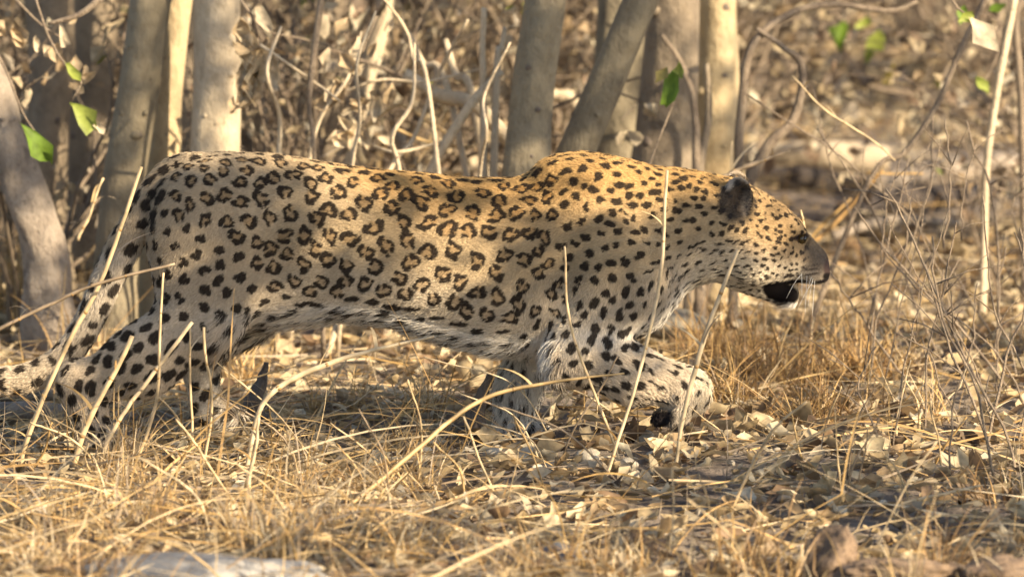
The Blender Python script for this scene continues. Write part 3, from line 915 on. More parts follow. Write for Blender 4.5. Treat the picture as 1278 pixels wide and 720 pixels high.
LU = np.array([0, .18, .5, .8, 1.0]); LW = np.array([.05, .62, 1.0, .68, .04])
def leaf_arrays(pos, rot, size, col, curl, aspect=.6):
    """many curled leaves at once; rot (n,3,3)"""
    N = len(pos)
    u = np.repeat(LU, 3); side = np.tile([-1.0, 0, 1.0], 5)
    wj = LW[None] * rng.uniform(.62, 1.3, (N, 5))                      # ragged outline
    w = np.repeat(wj, 3, axis=1) * side * rng.uniform(.7, 1.25, (N, 15))
    x = (u - .5)[None, :] + .05 * rng.standard_normal((N, 15)) + .10 * rng.standard_normal((N, 1)) * np.abs(w)
    bend = rng.normal(0, .10, (N, 1)) * (u - .5)[None] ** 2 * 4
    y = w * .5 * aspect + bend * .5
    tw = rng.normal(0, .9, (N, 1)) * (u - .5)[None]                    # twist along the midrib
    z0 = curl[:, None] * (np.abs(w) * .34 - .14 + rng.normal(.5, .6, (N, 1)) * (u - .5)[None, :] ** 2) + .055 * rng.standard_normal((N, 15)) * np.abs(curl)[:, None]
    y, z = y * np.cos(tw) - z0 * np.sin(tw), y * np.sin(tw) + z0 * np.cos(tw)
    q = np.stack([x, y, z], 2) * size[:, None, None]
    v = np.einsum('nij,nkj->nki', rot, q) + pos[:, None]
    fq = np.array([(3 * i + j, 3 * i + j + 1, 3 * i + j + 4, 3 * i + j + 3) for i in range(4) for j in range(2)])
    f = (fq[None] + (np.arange(N) * 15)[:, None, None]).reshape(-1, 4)
    return v.reshape(-1, 3), f, np.repeat(col, 15, axis=0)
def rots(n, tilt):
    a, b, c = rng.uniform(0, 6.283, n), rng.normal(0, 1, n) * tilt, rng.normal(0, 1, n) * tilt
    ca, sa, cb, sb, cc, sc_ = np.cos(a), np.sin(a), np.cos(b), np.sin(b), np.cos(c), np.sin(c)
    z, o = np.zeros(n), np.ones(n)
    Rz = np.stack([ca, -sa, z, sa, ca, z, z, z, o], 1).reshape(n, 3, 3)
    Ry = np.stack([cb, z, sb, z, o, z, -sb, z, cb], 1).reshape(n, 3, 3)
    Rx = np.stack([o, z, z, z, cc, -sc_, z, sc_, cc], 1).reshape(n, 3, 3)
    return Rz @ Ry @ Rx
def in_view(n, y0, y1, margin=.5, power=1.0):
    """points on the ground spread over the depth range seen, a little wider than the frame"""
    y = y0 + (y1 - y0) * rng.random(n) ** power
    half = (y + 12) / 12 * 1.065 + margin
    return rng.uniform(-1, 1, n) * half, y

# ---- trees: the trunks the photograph shows, carried up to limbs and a crown above the frame
def tree(label, path, y, widths, mat, top=4.2, lean=0.0, seed=0, crown_r=.9, leaves=900, bump=.05, group=None):
    r = random.Random(seed)
    pts = [P(px, py, y) for px, py in path]
    foot = pts[-1].copy(); d = (pts[-1] - pts[-2]).normalized()
    if foot.z > .05:
        foot = foot + d * ((foot.z + .05) / max(.3, -d.z)); pts.append(foot)
    base = Vector((pts[-1].x, pts[-1].y, ground_h(pts[-1].x, pts[-1].y)))
    up = (pts[0] - pts[1]).normalized(); up.z = max(up.z, .5); up.normalize()
    head = []
    q = pts[0].copy()
    while q.z < top - 1.3:
        up = (up + Vector((lean, .05 * r.uniform(-1, 1), .25)) * .3).normalized()
        q = q + up * .45; head.append(q.copy())
    allp = list(reversed(head)) + pts
    w = [widths[0] * .75] * (1 if head else 0) + list(widths) + [widths[-1] * 1.25]
    root = empty('tree', base)
    tag(root, label, 'tree', group)
    rel = [p - base for p in allp]
    m = MB()
    pth = smooth_path(rel, 36)
    # widths are given along the visible part: put them against arc position
    m.add(*tube(pth, [x * PXM(y) / 2 for x in w], 26, bump, seed))
    m.build('trunk', mat, root)
    # knots and branch scars standing proud of the bark
    for k in range(7):
        q = pth[int(len(pth) * (.45 + .5 * r.random())) - 1]; wq = w[0] * PXM(y) / 2
        aa = r.uniform(-1.1, 1.1); kx = r.uniform(.18, .42) * wq; wv = float(np.interp(.5, [0, 1], [w[0], w[-1]])) * PXM(y) / 2
        vs_, fs_ = tube([Vector((math.sin(aa) * wv * .90, -math.cos(aa) * wv * .90, 0)), Vector((math.sin(aa) * wv * 1.0, -math.cos(aa) * wv * 1.0, 0)), Vector((math.sin(aa) * wv * 1.05, -math.cos(aa) * wv * 1.05, 0))], [kx, kx * .8, kx * .25], 8, .15, seed + k)
        kb = MB(); kb.add([Vector(v_) * 1.0 + Vector(q) for v_ in vs_], fs_); kb.build('knot', M_DARKBROWN if k % 2 else mat, root)
    # limbs and crown
    tip = rel[0]
    lv, cl = MB(), []
    for i in range(6):
        a = r.uniform(0, 6.28); L = r.uniform(.5, 1.1)
        e = tip + Vector((math.cos(a) * L * crown_r, math.sin(a) * L * crown_r, r.uniform(.35, 1.3)))
        mid = (tip + e) / 2 + Vector((r.uniform(-.15, .15), r.uniform(-.15, .15), .12))
        lv.add(*tube(smooth_path([tip - Vector((0, 0, .15)), mid, e], 7), [widths[0] * .3 * PXM(y), .006], 6))
        for k in range(4):
            cl.append(e + Vector((r.gauss(0, .25), r.gauss(0, .25), r.gauss(0, .2))) if k else mid)
    lv.build('limb', mat, root)
    cl = np.array([tuple(c) for c in cl])
    n = leaves
    pos = cl[rng.integers(0, len(cl), n)] + rng.normal(0, .17, (n, 3))
    g = np.array([(.10, .13, .03), (.16, .17, .04), (.34, .25, .10), (.42, .32, .16)])
    v, f, c = leaf_arrays(pos, rots(n, 1.0), rng.uniform(.05, .09, n), pick(g, n), rng.uniform(.2, .8, n))
    obj('crown', array_mesh('crown', v, f, c, M_LEAF), root)
    return root

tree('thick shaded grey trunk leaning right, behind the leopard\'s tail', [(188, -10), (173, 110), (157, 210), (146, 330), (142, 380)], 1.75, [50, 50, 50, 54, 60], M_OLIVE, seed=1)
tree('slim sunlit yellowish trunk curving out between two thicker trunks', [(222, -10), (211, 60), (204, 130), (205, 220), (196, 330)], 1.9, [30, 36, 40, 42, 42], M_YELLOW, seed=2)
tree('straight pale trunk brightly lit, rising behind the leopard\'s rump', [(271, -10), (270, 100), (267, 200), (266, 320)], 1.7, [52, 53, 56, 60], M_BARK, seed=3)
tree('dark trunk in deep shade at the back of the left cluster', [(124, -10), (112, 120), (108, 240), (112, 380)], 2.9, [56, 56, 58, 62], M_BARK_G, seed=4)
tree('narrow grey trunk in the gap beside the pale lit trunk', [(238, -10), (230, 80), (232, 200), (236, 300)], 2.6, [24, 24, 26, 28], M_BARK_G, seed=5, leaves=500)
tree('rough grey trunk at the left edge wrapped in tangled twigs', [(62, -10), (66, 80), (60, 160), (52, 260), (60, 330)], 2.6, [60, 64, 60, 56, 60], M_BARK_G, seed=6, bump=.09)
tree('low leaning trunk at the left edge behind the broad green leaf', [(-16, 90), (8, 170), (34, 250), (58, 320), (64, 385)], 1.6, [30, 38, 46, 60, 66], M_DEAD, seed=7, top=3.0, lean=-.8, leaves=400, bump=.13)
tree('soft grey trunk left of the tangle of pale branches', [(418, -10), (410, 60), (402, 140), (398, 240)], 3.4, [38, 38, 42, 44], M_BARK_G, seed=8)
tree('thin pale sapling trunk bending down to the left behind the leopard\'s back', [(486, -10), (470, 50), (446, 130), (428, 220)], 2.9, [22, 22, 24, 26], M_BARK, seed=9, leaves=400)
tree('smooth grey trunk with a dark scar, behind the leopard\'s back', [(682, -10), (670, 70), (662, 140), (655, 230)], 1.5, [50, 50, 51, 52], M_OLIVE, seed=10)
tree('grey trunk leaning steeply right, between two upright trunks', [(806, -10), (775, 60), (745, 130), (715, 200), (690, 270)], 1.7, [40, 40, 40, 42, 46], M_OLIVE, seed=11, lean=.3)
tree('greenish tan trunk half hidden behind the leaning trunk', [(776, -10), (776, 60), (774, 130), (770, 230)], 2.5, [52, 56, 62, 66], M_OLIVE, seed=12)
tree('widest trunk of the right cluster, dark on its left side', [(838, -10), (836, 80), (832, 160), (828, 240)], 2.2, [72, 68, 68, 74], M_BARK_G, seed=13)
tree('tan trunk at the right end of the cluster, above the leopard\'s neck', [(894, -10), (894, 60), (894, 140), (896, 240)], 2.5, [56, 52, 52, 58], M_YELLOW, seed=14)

# ---- trees outside the frame on the sunward side: they throw the dappled shade of the photograph
def shade_tree(label, base, targets, seed, spread=.042, dist=(4.2, 5.2), nl=22, size=(.045, .075)):
    r = random.Random(seed)
    root = empty('tree', (base[0], base[1], 0)); tag(root, label, 'tree')
    b = Vector((base[0], base[1], 0))
    clumps = []
    for (px, py, y, rad) in targets:
        k = max(1, int((rad / 30.0) ** 2))
        for i in range(k):
            a = r.uniform(0, 6.28); q = rad * math.sqrt(r.random())
            p = P(px + q * math.cos(a), py + q * math.sin(a), y) + SUN * r.uniform(*dist)
            clumps.append(p - b)
    mean = sum(clumps, Vector()) / len(clumps)
    fork = Vector((mean.x * .35, mean.y * .35, mean.z * .62))
    m = MB(); m.add(*tube(smooth_path([(0, 0, -.05), (.03, .02, fork.z * .5), tuple(fork)], 14), [.11, .085, .07], 14, .05, seed)); m.build('trunk', M_BARK, root)
    m = MB()
    for c in clumps[::2]:
        mid = fork.lerp(c, .5) + Vector((0, 0, .12))
        m.add(*tube(smooth_path([fork, mid, c], 6), [.016, .003], 5))
    m.build('limb', M_BARK, root)
    cl = np.array([tuple(c) for c in clumps]); n = nl * len(cl)
    pos = np.repeat(cl, nl, 0) + rng.normal(0, spread, (n, 3))
    g = np.array([(.10, .13, .03), (.16, .17, .04), (.34, .25, .10)])
    v, f, c = leaf_arrays(pos, rots(n, 1.0), rng.uniform(*size, n), pick(g, n), rng.uniform(.2, .8, n))
    obj('crown', array_mesh('crown', v, f, c, M_LEAF), root)
shade_tree('leafy tree standing right of the leopard, nearest the camera', (3.9, -3.6),
    [(230, 255, -.1, 62), (300, 225, -.1, 54), (330, 300, -.1, 40), (440, 335, -.1, 34), (215, 390, -.1, 52), (270, 340, -.1, 40), (690, 470, -.1, 36), (110, 490, 0, 75), (1010, 320, 0, 34), (975, 350, 0, 20), (650, 245, -.1, 24), (345, 330, -.1, 30),
     (705, 375, -.1, 30), (800, 330, -.1, 26), (640, 480, .1, 60), (250, 470, .1, 50), (560, 470, .3, 50), (330, 490, .3, 60), (960, 310, 0, 16), (520, 240, -.1, 16)], 21)
shade_tree('spreading tree whose crown shades the grey trunks', (5.6, -1.2),
    [(672, 40, 1.5, 50), (660, 120, 1.5, 50), (655, 180, 1.5, 40), (790, 30, 1.7, 50), (755, 90, 1.7, 50), (725, 160, 1.7, 44), (775, 150, 2.5, 40), (815, 80, 2.2, 40), (815, 170, 2.2, 36), (184, 20, 1.75, 34), (172, 90, 1.75, 34), (160, 150, 1.75, 36), (150, 230, 1.75, 40), (146, 310, 1.75, 40),
     (112, 120, 2.9, 60), (110, 260, 2.9, 60), (60, 140, 2.6, 50), (60, 60, 2.6, 50), (890, 190, 2.5, 30), (20, 190, 1.6, 44), (36, 250, 1.6, 50), (60, 340, 1.6, 50), (405, 80, 3.4, 40), (402, 160, 3.4, 40)], 22, spread=.045, nl=40, dist=(5.0, 6.2))
shade_tree('small tree casting flecks of shade over the bare ground', (3.2, -5.2),
    [(60, 560, -.2, 50), (300, 545, -.1, 45), (520, 545, -.1, 45), (950, 610, -.5, 40), (1120, 620, -.5, 50), (700, 690, -1.2, 50), (420, 720, -1.2, 60), (240, 730, -1.4, 60), (1240, 650, -.6, 50), (920, 450, .8, 50), (860, 560, 0, 24), (1000, 470, .7, 55), (960, 405, 1.0, 40), (890, 430, .9, 36)], 23, spread=.05, dist=(3.6, 4.6), nl=18)
for i, (x, y, h) in enumerate([(9.5, 1.6, 4.6), (12.0, 6.5, 5.0), (-4.5, 4.5, 4.5), (14.0, 10.5, 5.5)]):
    r = random.Random(50 + i)
    root = empty('tree', (x, y, 0)); tag(root, ['slender', 'forked', 'stout', 'tall'][i] + ' tree of the open bush beside the thicket', 'tree')
    m = MB(); m.add(*tube(smooth_path([(0, 0, -.05), (.1, 0, h * .3), (.0, .1, h * .6)], 12), [.12, .08], 12, .05, i)); m.build('trunk', M_BARK_G, root)
    m = MB(); cl = []
    for k in range(14):
        a = r.uniform(0, 6.28); L = r.uniform(.3, 1.5)
        e = Vector((math.cos(a) * L, math.sin(a) * L, h * r.uniform(.5, 1.0))); cl.append(tuple(e))
        m.add(*tube(smooth_path([(0, .1, h * .58), (e.x * .5, e.y * .5, h * .66), tuple(e)], 6), [.03, .005], 5))
    m.build('limb', M_BARK_G, root)
    n = 1500; cl = np.array(cl)
    v, f, c = leaf_arrays(cl[rng.integers(0, len(cl), n)] + rng.normal(0, .28, (n, 3)), rots(n, 1.0), rng.uniform(.06, .10, n), pick(np.array([(.10, .13, .03), (.34, .25, .10)]), n), rng.uniform(.2, .8, n))
    obj('crown', array_mesh('crown', v, f, c, M_LEAF), root)

# ---- dry shrubs of the thicket behind
def where(px, py):
    """what a small thing on the ground lies beside"""
    if py < 470: return 'beyond the leopard\'s head' if px > 1010 else 'below the leopard\'s head' if px > 880 else 'under the leopard\'s tail' if px < 160 else 'behind the leopard\'s legs'
    if py < 575:
        return ('at the leopard\'s hind feet' if px < 260 else 'in the shade under the belly' if px < 580 else 'around the planted forepaw' if px < 730 else
                'under the lifted forepaw' if px < 920 else 'in front of the lifted forepaw' if px < 1080 else 'among the bare shoots at the right')
    if py < 645:
        return ('in front of the hind feet' if px < 260 else 'below the arching bright blade' if px < 470 else 'beside the long diagonal stalk' if px < 600 else 'near the large pale stone' if px < 760 else
                'below the lifted forepaw' if px < 950 else 'behind the bent stalk at lower right' if px < 1130 else 'in the lower right, before the bare shoots')
    return ('in the bottom left corner' if px < 110 else 'beside the grey rock at the bottom edge' if px < 430 else 'at the foot of the long diagonal stalk' if px < 600 else
            'around the low grey rock in shade' if px < 800 else 'left of the pointed earth lump' if px < 1000 else 'by the brown earth lumps at bottom right')
def shrub_where(px, y):
    far = 'far back' if y > 9 else 'close'
    side = ('behind the left trunk cluster' if px < 310 else 'behind the pale bare branches' if px < 640 else 'behind the right trunk cluster' if px < 930 else 'beyond the fallen logs')
    return far, side
def shrub_proto(seed, h, n_stem, n_leaf, green=0.0):
    r = random.Random(seed); m = MB(); tips = []
    def grow(p, d, L, rad, lev):
        pts = [p]; q = p.copy(); dd = d.copy()
        for i in range(4):
            dd = (dd + Vector((r.gauss(0, .22), r.gauss(0, .22), r.gauss(0, .12)))).normalized()
            q = q + dd * L / 4; pts.append(q.copy())
        m.add(*tube(pts, [rad, rad * .5], 4 if lev else 5, cap=False))
        if lev < 2:
            for i in range(3 if lev == 0 else 2):
                k = r.randint(1, 4); e = (dd + Vector((r.gauss(0, .7), r.gauss(0, .7), r.gauss(.1, .5)))).normalized()
                grow(pts[k], e, L * r.uniform(.45, .75), rad * .55, lev + 1)
        for k in (2, 3, 4): tips.append(pts[k])
    for i in range(n_stem):
        a = r.uniform(0, 6.28); t = r.uniform(.1, .7)
        grow(Vector((math.cos(a) * .06, math.sin(a) * .06, -.03)), Vector((math.cos(a) * t, math.sin(a) * t, 1)).normalized(), h * r.uniform(.6, 1.1), .006 + .007 * r.random(), 0)
    tp = np.array([tuple(t) for t in tips])
    pos = tp[rng.integers(0, len(tp), n_leaf)] + rng.normal(0, .03, (n_leaf, 3))
    col = pick(LEAFS, n_leaf, [.2, .18, .18, .12, .16, .1, .06])
    if green:
        gm = rng.random(n_leaf) < green; col[gm] = pick(np.array([(.16, .20, .04), (.24, .25, .06)]), gm.sum())
    v, f, c = leaf_arrays(pos, rots(n_leaf, 1.0), rng.uniform(.03, .075, n_leaf), col, rng.uniform(.3, 1.1, n_leaf))
    me = m.mesh('stems', M_TWIG)
    root = empty('dry_shrub')
    tag(root, 'tangled dry shrub with a few withered leaves in the thicket behind', 'shrub', 'dry shrubs in the thicket behind')
    obj('stems', me, root)
    obj('foliage', array_mesh('foliage', v, f, c, M_LEAF), root)
    return root
protos = [shrub_proto(100 + i, .75 + .12 * i, 7 + i % 3, 115 + 26 * i, .04 if i % 2 else 0) for i in range(6)]
spots = []
rs = random.Random(77)
for k in range(110):
    y = 3.2 + 15.0 * rs.random() ** 1.25
    half = (y + 12) / 12 * 1.065 + .5
    x = rs.uniform(-half, half)
    spx = 639 + x / PXM(y)
    if y < 9 and 890 < spx < 1330 and (y < 7.6 or rs.random() < .5): continue       # the clearing with the fallen logs
    spots.append((x, y, spx))
for i, (x, y, spx) in enumerate(spots):
    s_ = rs.uniform(.7, 1.25); rz = rs.uniform(0, 6.28)
    if i < len(protos):
        o = protos[i]; o.location = (x, y, ground_h(x, y)); o.rotation_euler = (0, 0, rz); o.scale = (s_,) * 3
    else:
        o = dup(protos[i % len(protos)], (x, y, ground_h(x, y)), (0, 0, rz), s_)
    fw, sw = shrub_where(spx, y)
    o['label'] = ('distant ' if fw == 'far back' else 'nearer ') + 'tangled dry shrub with withered leaves, ' + sw
    o['group'] = ('distant' if fw == 'far back' else 'nearer') + ' dry shrubs ' + sw

def rooted(p, reach=.75):
    a, b = (0, 1) if p[0].z < p[-1].z else (-1, -2)
    d = p[a] - p[b]; g = ground_h(p[a].x, p[a].y) - .015; drop = p[a].z - g
    if drop < .008 or drop > reach or -d.z < .45 * d.length: return p, False
    e = p[a] + Vector((d.x, d.y, d.z)) * min(drop / -d.z, 4) * 1.0
    e = Vector((p[a].x + (e.x - p[a].x) * .5, p[a].y + (e.y - p[a].y) * .5, g))
    return ([e] + p, 1) if a == 0 else (p + [e], 2)
# ---- fallen logs, pale branches
def limb_thing(name, cat, label, pts, widths, mat, segs=12, bump=.06, seed=0, group=None):
    """pts: (px, py, depth); one bent piece of wood"""
    p = [P(a, b, c) for a, b, c in pts]
    wm = [w * PXM(q[2]) / 2 for w, q in zip(widths, [pts[0], pts[-1]] if len(widths) == 2 else pts)]
    if name in ('broken_branch', 'bare_twig'):
        p, how = rooted(p)
        if how == 1: wm = [wm[0] * 1.1] + wm
        if how == 2: wm = wm + [wm[-1] * 1.1]
    base = p[0].copy()
    m = MB()
    m.add(*tube(smooth_path([q - base for q in p], max(8, 5 * len(p))), wm, segs, bump, seed))
    o = m.build(name, mat); o.location = base
    return tag(o, label, cat, group)
def gy(px, py): return G(px, py).y
limb_thing('fallen_log', 'log', 'thick pale fallen log with bark split in two tones, beyond the head', [(936, 198, 5.6), (1020, 195, 5.5), (1108, 199, 5.5)], [38, 38, 34], M_LOG, 16)
limb_thing('fallen_log', 'log', 'black log before the thick pale log, standing in for the shade under it', [(930, 220, 5.2), (1010, 226, 5.1), (1090, 243, 5.0)], [30, 34, 24], M_DARKWOOD, 12)  # dark log drawn out long to supply the shade beneath the pale log
limb_thing('fallen_log', 'log', 'long brown log running out at the right edge', [(1085, 232, 4.9), (1180, 214, 5.2), (1310, 200, 5.5)], [28, 32, 34], M_DEAD, 14)
limb_thing('fallen_log', 'log', 'dark rotting log in the shade below the brown log', [(1050, 268, 4.3), (1120, 250, 4.5), (1215, 247, 4.6)], [24, 34, 22], M_DARKWOOD, 12)
limb_thing('fallen_log', 'log', 'thin grey log on the litter in front of the leopard\'s nose', [(1040, 294, 3.7), (1110, 276, 3.9), (1200, 279, 4.0)], [12, 15, 10], M_DEAD, 10)
limb_thing('fallen_log', 'log', 'reddish brown log lying under the tip of the tail', [(-30, 512, .35), (30, 514, .35), (92, 516, .35)], [26, 27, 20], M_DEAD, 14)
limb_thing('fallen_log', 'log', 'grey log on the ground below the tail, at the left edge', [(-30, 492, .55), (20, 494, .55), (66, 493, .55)], [16, 18, 14], M_BARK_G, 12)
limb_thing('broken_branch', 'branch', 'bare white branch slanting down to the right behind the back', [(505, 92, 1.75), (545, 118, 1.75), (590, 130, 1.7), (640, 182, 1.7), (690, 240, 1.7)], [15, 18, 20, 17, 15], M_BARK, 10)
limb_thing('broken_branch', 'branch', 'white stick crossing under the slanting branch, forked upward', [(530, 235, 1.6), (575, 150, 1.6), (605, 110, 1.6), (627, 90, 1.6)], [12, 13, 12, 9], M_BARK, 8)
limb_thing('broken_branch', 'branch', 'thin pale prong rising from the fork beside the grey trunk', [(603, 112, 1.6), (602, 60, 1.6), (604, 10, 1.6)], [9, 8, 7], M_BARK, 8)
limb_thing('broken_branch', 'branch', 'thin pale prong with a split tip, right of the other prong', [(620, 96, 1.6), (626, 62, 1.6), (630, 34, 1.6)], [9, 8, 5], M_BARK, 8)
limb_thing('broken_branch', 'branch', 'pale crooked twig arching left of the fork', [(592, 132, 1.7), (570, 95, 1.75), (556, 50, 1.8)], [10, 10, 7], M_BARK, 8)
limb_thing('broken_branch', 'branch', 'pale twig curving down toward the slanting branch', [(508, 40, 1.8), (528, 80, 1.8), (560, 116, 1.75)], [7, 9, 9], M_BARK, 8)
limb_thing('broken_branch', 'branch', 'white stub continuing between the grey trunk and leaning trunk', [(640, 95, 3.4), (690, 118, 3.4), (726, 142, 3.4)], [15, 16, 14], M_BARK, 8)
limb_thing('broken_branch', 'branch', 'dim grey stick lying low behind the arched back', [(440, 212, 3.3), (520, 216, 3.2), (630, 208, 3.1)], [8, 9, 8], M_BARK_G, 8)
limb_thing('broken_branch', 'branch', 'grey branch arching over to the right behind the neck', [(920, 225, 1.9), (925, 140, 1.9), (938, 60, 1.9), (985, 18, 1.95), (1040, 6, 2.0), (1110, 14, 2.0), (1145, 2, 2.0)], [12, 11, 10, 9, 8, 7, 5], M_TWIG, 8)
limb_thing('broken_branch', 'branch', 'grey crooked branch curving down from the arching branch', [(944, 36, 1.9), (978, 60, 1.9), (1001, 84, 1.9), (990, 150, 1.9), (945, 205, 1.9)], [6, 7, 9, 11, 14], M_TWIG, 8)
limb_thing('broken_branch', 'branch', 'dark thin branch rising to the top right', [(1085, 225, 1.5), (1130, 190, 1.5), (1170, 130, 1.5), (1200, 60, 1.5), (1235, -10, 1.5)], [6, 7, 8, 8, 8], M_TWIG, 8)
limb_thing('broken_branch', 'branch', 'white sunlit stick standing near the right edge', [(1228, 310, 2.2), (1232, 200, 2.2), (1248, 95, 2.2), (1268, -10, 2.2)], [9, 10, 10, 9], M_BARK, 8)
limb_thing('broken_branch', 'branch', 'brown stem at the extreme right edge', [(1278, 260, 2.4), (1274, 120, 2.4), (1268, 30, 2.4), (1276, -10, 2.4)], [10, 10, 9, 8], M_TWIG, 8)
limb_thing('broken_branch', 'branch', 'dark forked twig on the widest trunk', [(826, 44, 2.0), (850, 80, 2.0), (866, 130, 1.95), (870, 220, 1.9)], [5, 7, 9, 13], M_TWIG, 8)
limb_thing('broken_branch', 'branch', 'pale twig running up the seam beside the dark forked twig', [(882, 80, 1.95), (884, 150, 1.95), (872, 222, 1.9)], [6, 9, 12], M_BARK_G, 8)
limb_thing('broken_branch', 'branch', 'thin branch slanting across the top left corner', [(128, -5, 1.2), (100, 18, 1.2), (60, 30, 1.2)], [9, 8, 4], M_TWIG, 8)
limb_thing('broken_branch', 'branch', 'straight bare twig hanging in front of the soft grey trunk', [(402, -8, 1.4), (394, 50, 1.4), (386, 130, 1.4), (392, 190, 1.4)], [8, 8, 7, 6], M_TWIG, 8)
limb_thing('tree_stump', 'stump', 'small weathered stump in front of the planted foreleg', [(590, 548, .02), (598, 505, .02), (612, 468, .03)], [26, 20, 10], M_DARKBROWN, 16, .2)
limb_thing('tree_stump', 'stump', 'thin dark stump under the belly between hind and front legs', [(308, 540, .3), (318, 500, .3), (328, 470, .32), (332, 452, .32)], [30, 22, 13, 5], M_DARKBROWN, 12, .22)

for k, (px, py, spx, y, sc_) in enumerate([(20, 330, 0, 2.0, .75), (330, 330, 0, 2.6, .7), (420, 330, 0, 2.3, .6), (1262, 300, 0, 3.0, .6), (60, 300, 0, 3.6, .9)]):
    p = P(px, py, y)
    dup(protos[(k * 2 + 1) % 6], (p.x, y, ground_h(p.x, y)), (0, 0, 1.3 * k), sc_,
        ['twiggy shrub growing over the leaning trunk at the left edge', 'leafy dry shrub right of the brightly lit trunk', 'low shrub with curled leaves before the soft grey trunk', 
         'dry shrub behind the white stick near the right edge', 'tangled shrub in the dark behind the left edge trunks'][k])['group'] = 'near dry shrubs around the trunks and logs'
PALE_TWIGS = [
    ('pale twig rising steeply at the left of the pale tangle', [(440, 230), (455, 150), (452, 80), (470, 20)], 5), ('pale twig leaning right over the slanting branch', [(480, 225), (520, 170), (548, 90), (590, 20)], 6),
    ('thin pale twig leaning left from the slanting branch', [(540, 118), (512, 80), (505, 40), (478, -5)], 5), ('fine forked pale twig in front of the soft grey trunk', [(380, 230), (398, 150), (430, 95), (450, 40)], 5),
    ('crooked pale twig crossing low behind the arched back', [(400, 200), (450, 178), (500, 190), (560, 170)], 5), ('pale twig curving up between the sapling and the prongs', [(495, 230), (488, 170), (510, 120), (515, 60)], 6),
    ('short pale twig beside the bunch of withered leaves', [(345, 220), (352, 150), (340, 90), (356, 40)], 6), ('pale twig slanting from the bunch of leaves to the grey trunk', [(330, 60), (360, 90), (395, 100), (420, 130)], 4),
    ('thin pale twig just left of the scarred grey trunk', [(600, 215), (612, 170), (608, 120), (640, 60)], 5), ('long pale twig running level above the back', [(420, 120), (470, 100), (530, 108), (600, 80)], 4)]
for lb, pp, w_ in PALE_TWIGS:
    yy = 1.25 + .12 * (len(lb) % 5)
    limb_thing('bare_twig', 'twig', lb, [(a + random.uniform(-7, 7), b + random.uniform(-7, 7), yy + random.uniform(-.08, .08)) for a, b in pp], [w_ * 1.2, w_, w_ * .9, w_ * .55], M_BARK, 6, .08)
# ---- the twiggy bush at the right edge: each thin shoot on its own
rt = random.Random(5)
shoots = [[(1275, 660, -.5), (1262, 560, -.45), (1200, 440, -.4), (1140, 300, -.35), (1105, 235, -.35)], [(1290, 480, 0), (1240, 380, 0), (1226, 240, 0)],
          [(1100, 330, .8), (1108, 250, .8), (1130, 185, .8)], [(1178, 310, .7), (1187, 225, .7), (1180, 150, .7)], [(1200, 300, .7), (1203, 235, .7), (1218, 180, .7)],
          [(1278, 640, -.3), (1230, 540, -.3), (1185, 430, -.25), (1155, 330, -.25)]]
for k in range(26):
    x0 = rt.uniform(1060, 1330); y0 = rt.uniform(430, 620); g = G(x0, y0)
    h = rt.uniform(120, 330); lean = rt.uniform(-.95, .30)
    shoots.append([(x0, y0, g.y), (x0 + lean * h * .3 + rt.uniform(-12, 12), y0 - h * .4, g.y), (x0 + lean * h * .65 + rt.uniform(-14, 14), y0 - h * .72, g.y), (x0 + lean * h + rt.uniform(-22, 22), y0 - h, g.y)])
for sh in shoots:
    p = [P(*q) for q in sh]; base = p[0].copy(); m = MB(); rel = [q - base for q in p]
    w = rt.uniform(2.2, 4.4) * PXM(0) / 2
    path = smooth_path(rel, 14)
    path[1:-1] += rng.normal(0, .0025, (12, 3))
    m.add(*tube(path, [w, w * .6], 5))
    for k in range(rt.randint(1, 4)):
        i = rt.randint(3, 12); a = Vector(path[i]); d = Vector((rt.gauss(0, .7), rt.gauss(0, .5), rt.uniform(.2, 1))).normalized() * rt.uniform(.05, .16)
        m.add(*tube([a, a + d * .5 + Vector((0, 0, .008)), a + d], [w * .55, w * .3], 4))
    o = m.build('dry_shoot', M_TWIG); o.location = base
    tall = 'tall' if sh[0][1] - sh[-1][1] > 215 else 'short'; lw = 'leaning left' if sh[-1][0] < sh[0][0] - 45 else 'nearly upright' if sh[-1][0] < sh[0][0] + 25 else 'leaning right'
    pw = 'rooted beyond the litter left of the white stick' if sh[0][0] < 1190 and sh[0][1] < 500 else 'rooted before the white stick' if sh[0][0] < 1190 else 'rooted near the right edge' if sh[0][0] < 1270 else 'reaching in from the right edge'
    tag(o, tall + ' bare grey shoot ' + lw + ', ' + pw, 'twig', tall + ' bare shoots ' + lw + ', ' + pw)

# ---- leafy twigs: single green leaves and the bunch of withered pale leaves
def leaf_twig(label, stem, y, leaves, w=4, cat='twig', name='leafy_twig'):
    """leaves: (px, py, length px, angle deg, colour, curl)"""
    pts = [P(a, b, y) for a, b in stem]; base = pts[0].copy()
    root = empty(name, base); tag(root, label, cat)
    m = MB(); m.add(*tube(smooth_path([p - base for p in pts], 10), [w * PXM(y) / 2, w * PXM(y) / 4], 6)); m.build('stem', M_TWIG, root)
    for (px, py, L, ang, col, curl) in leaves:
        p = P(px, py, y - .02) - base
        a = math.radians(ang)
        X_ = Vector((math.cos(a), rng.uniform(-.3, .3), math.sin(a))).normalized()
        N_ = Vector((rng.uniform(-.3, .6), -1, rng.uniform(-.1, .6))); N_ = (N_ - X_ * N_.dot(X_)).normalized()
        R = np.array([tuple(X_), tuple(N_.cross(X_)), tuple(N_)]).T[None]
        v, f, c = leaf_arrays(np.array([tuple(p)]), R, np.array([L * PXM(y)]), np.array([col]), np.array([curl]), .55)
        obj('leaf', array_mesh('leaf', v, f, c, M_LEAF), root)
GR = (.16, .26, .03); YG = (.34, .40, .08); YL = (.50, .40, .12); PL = (.72, .60, .42); PT = (.58, .44, .27)
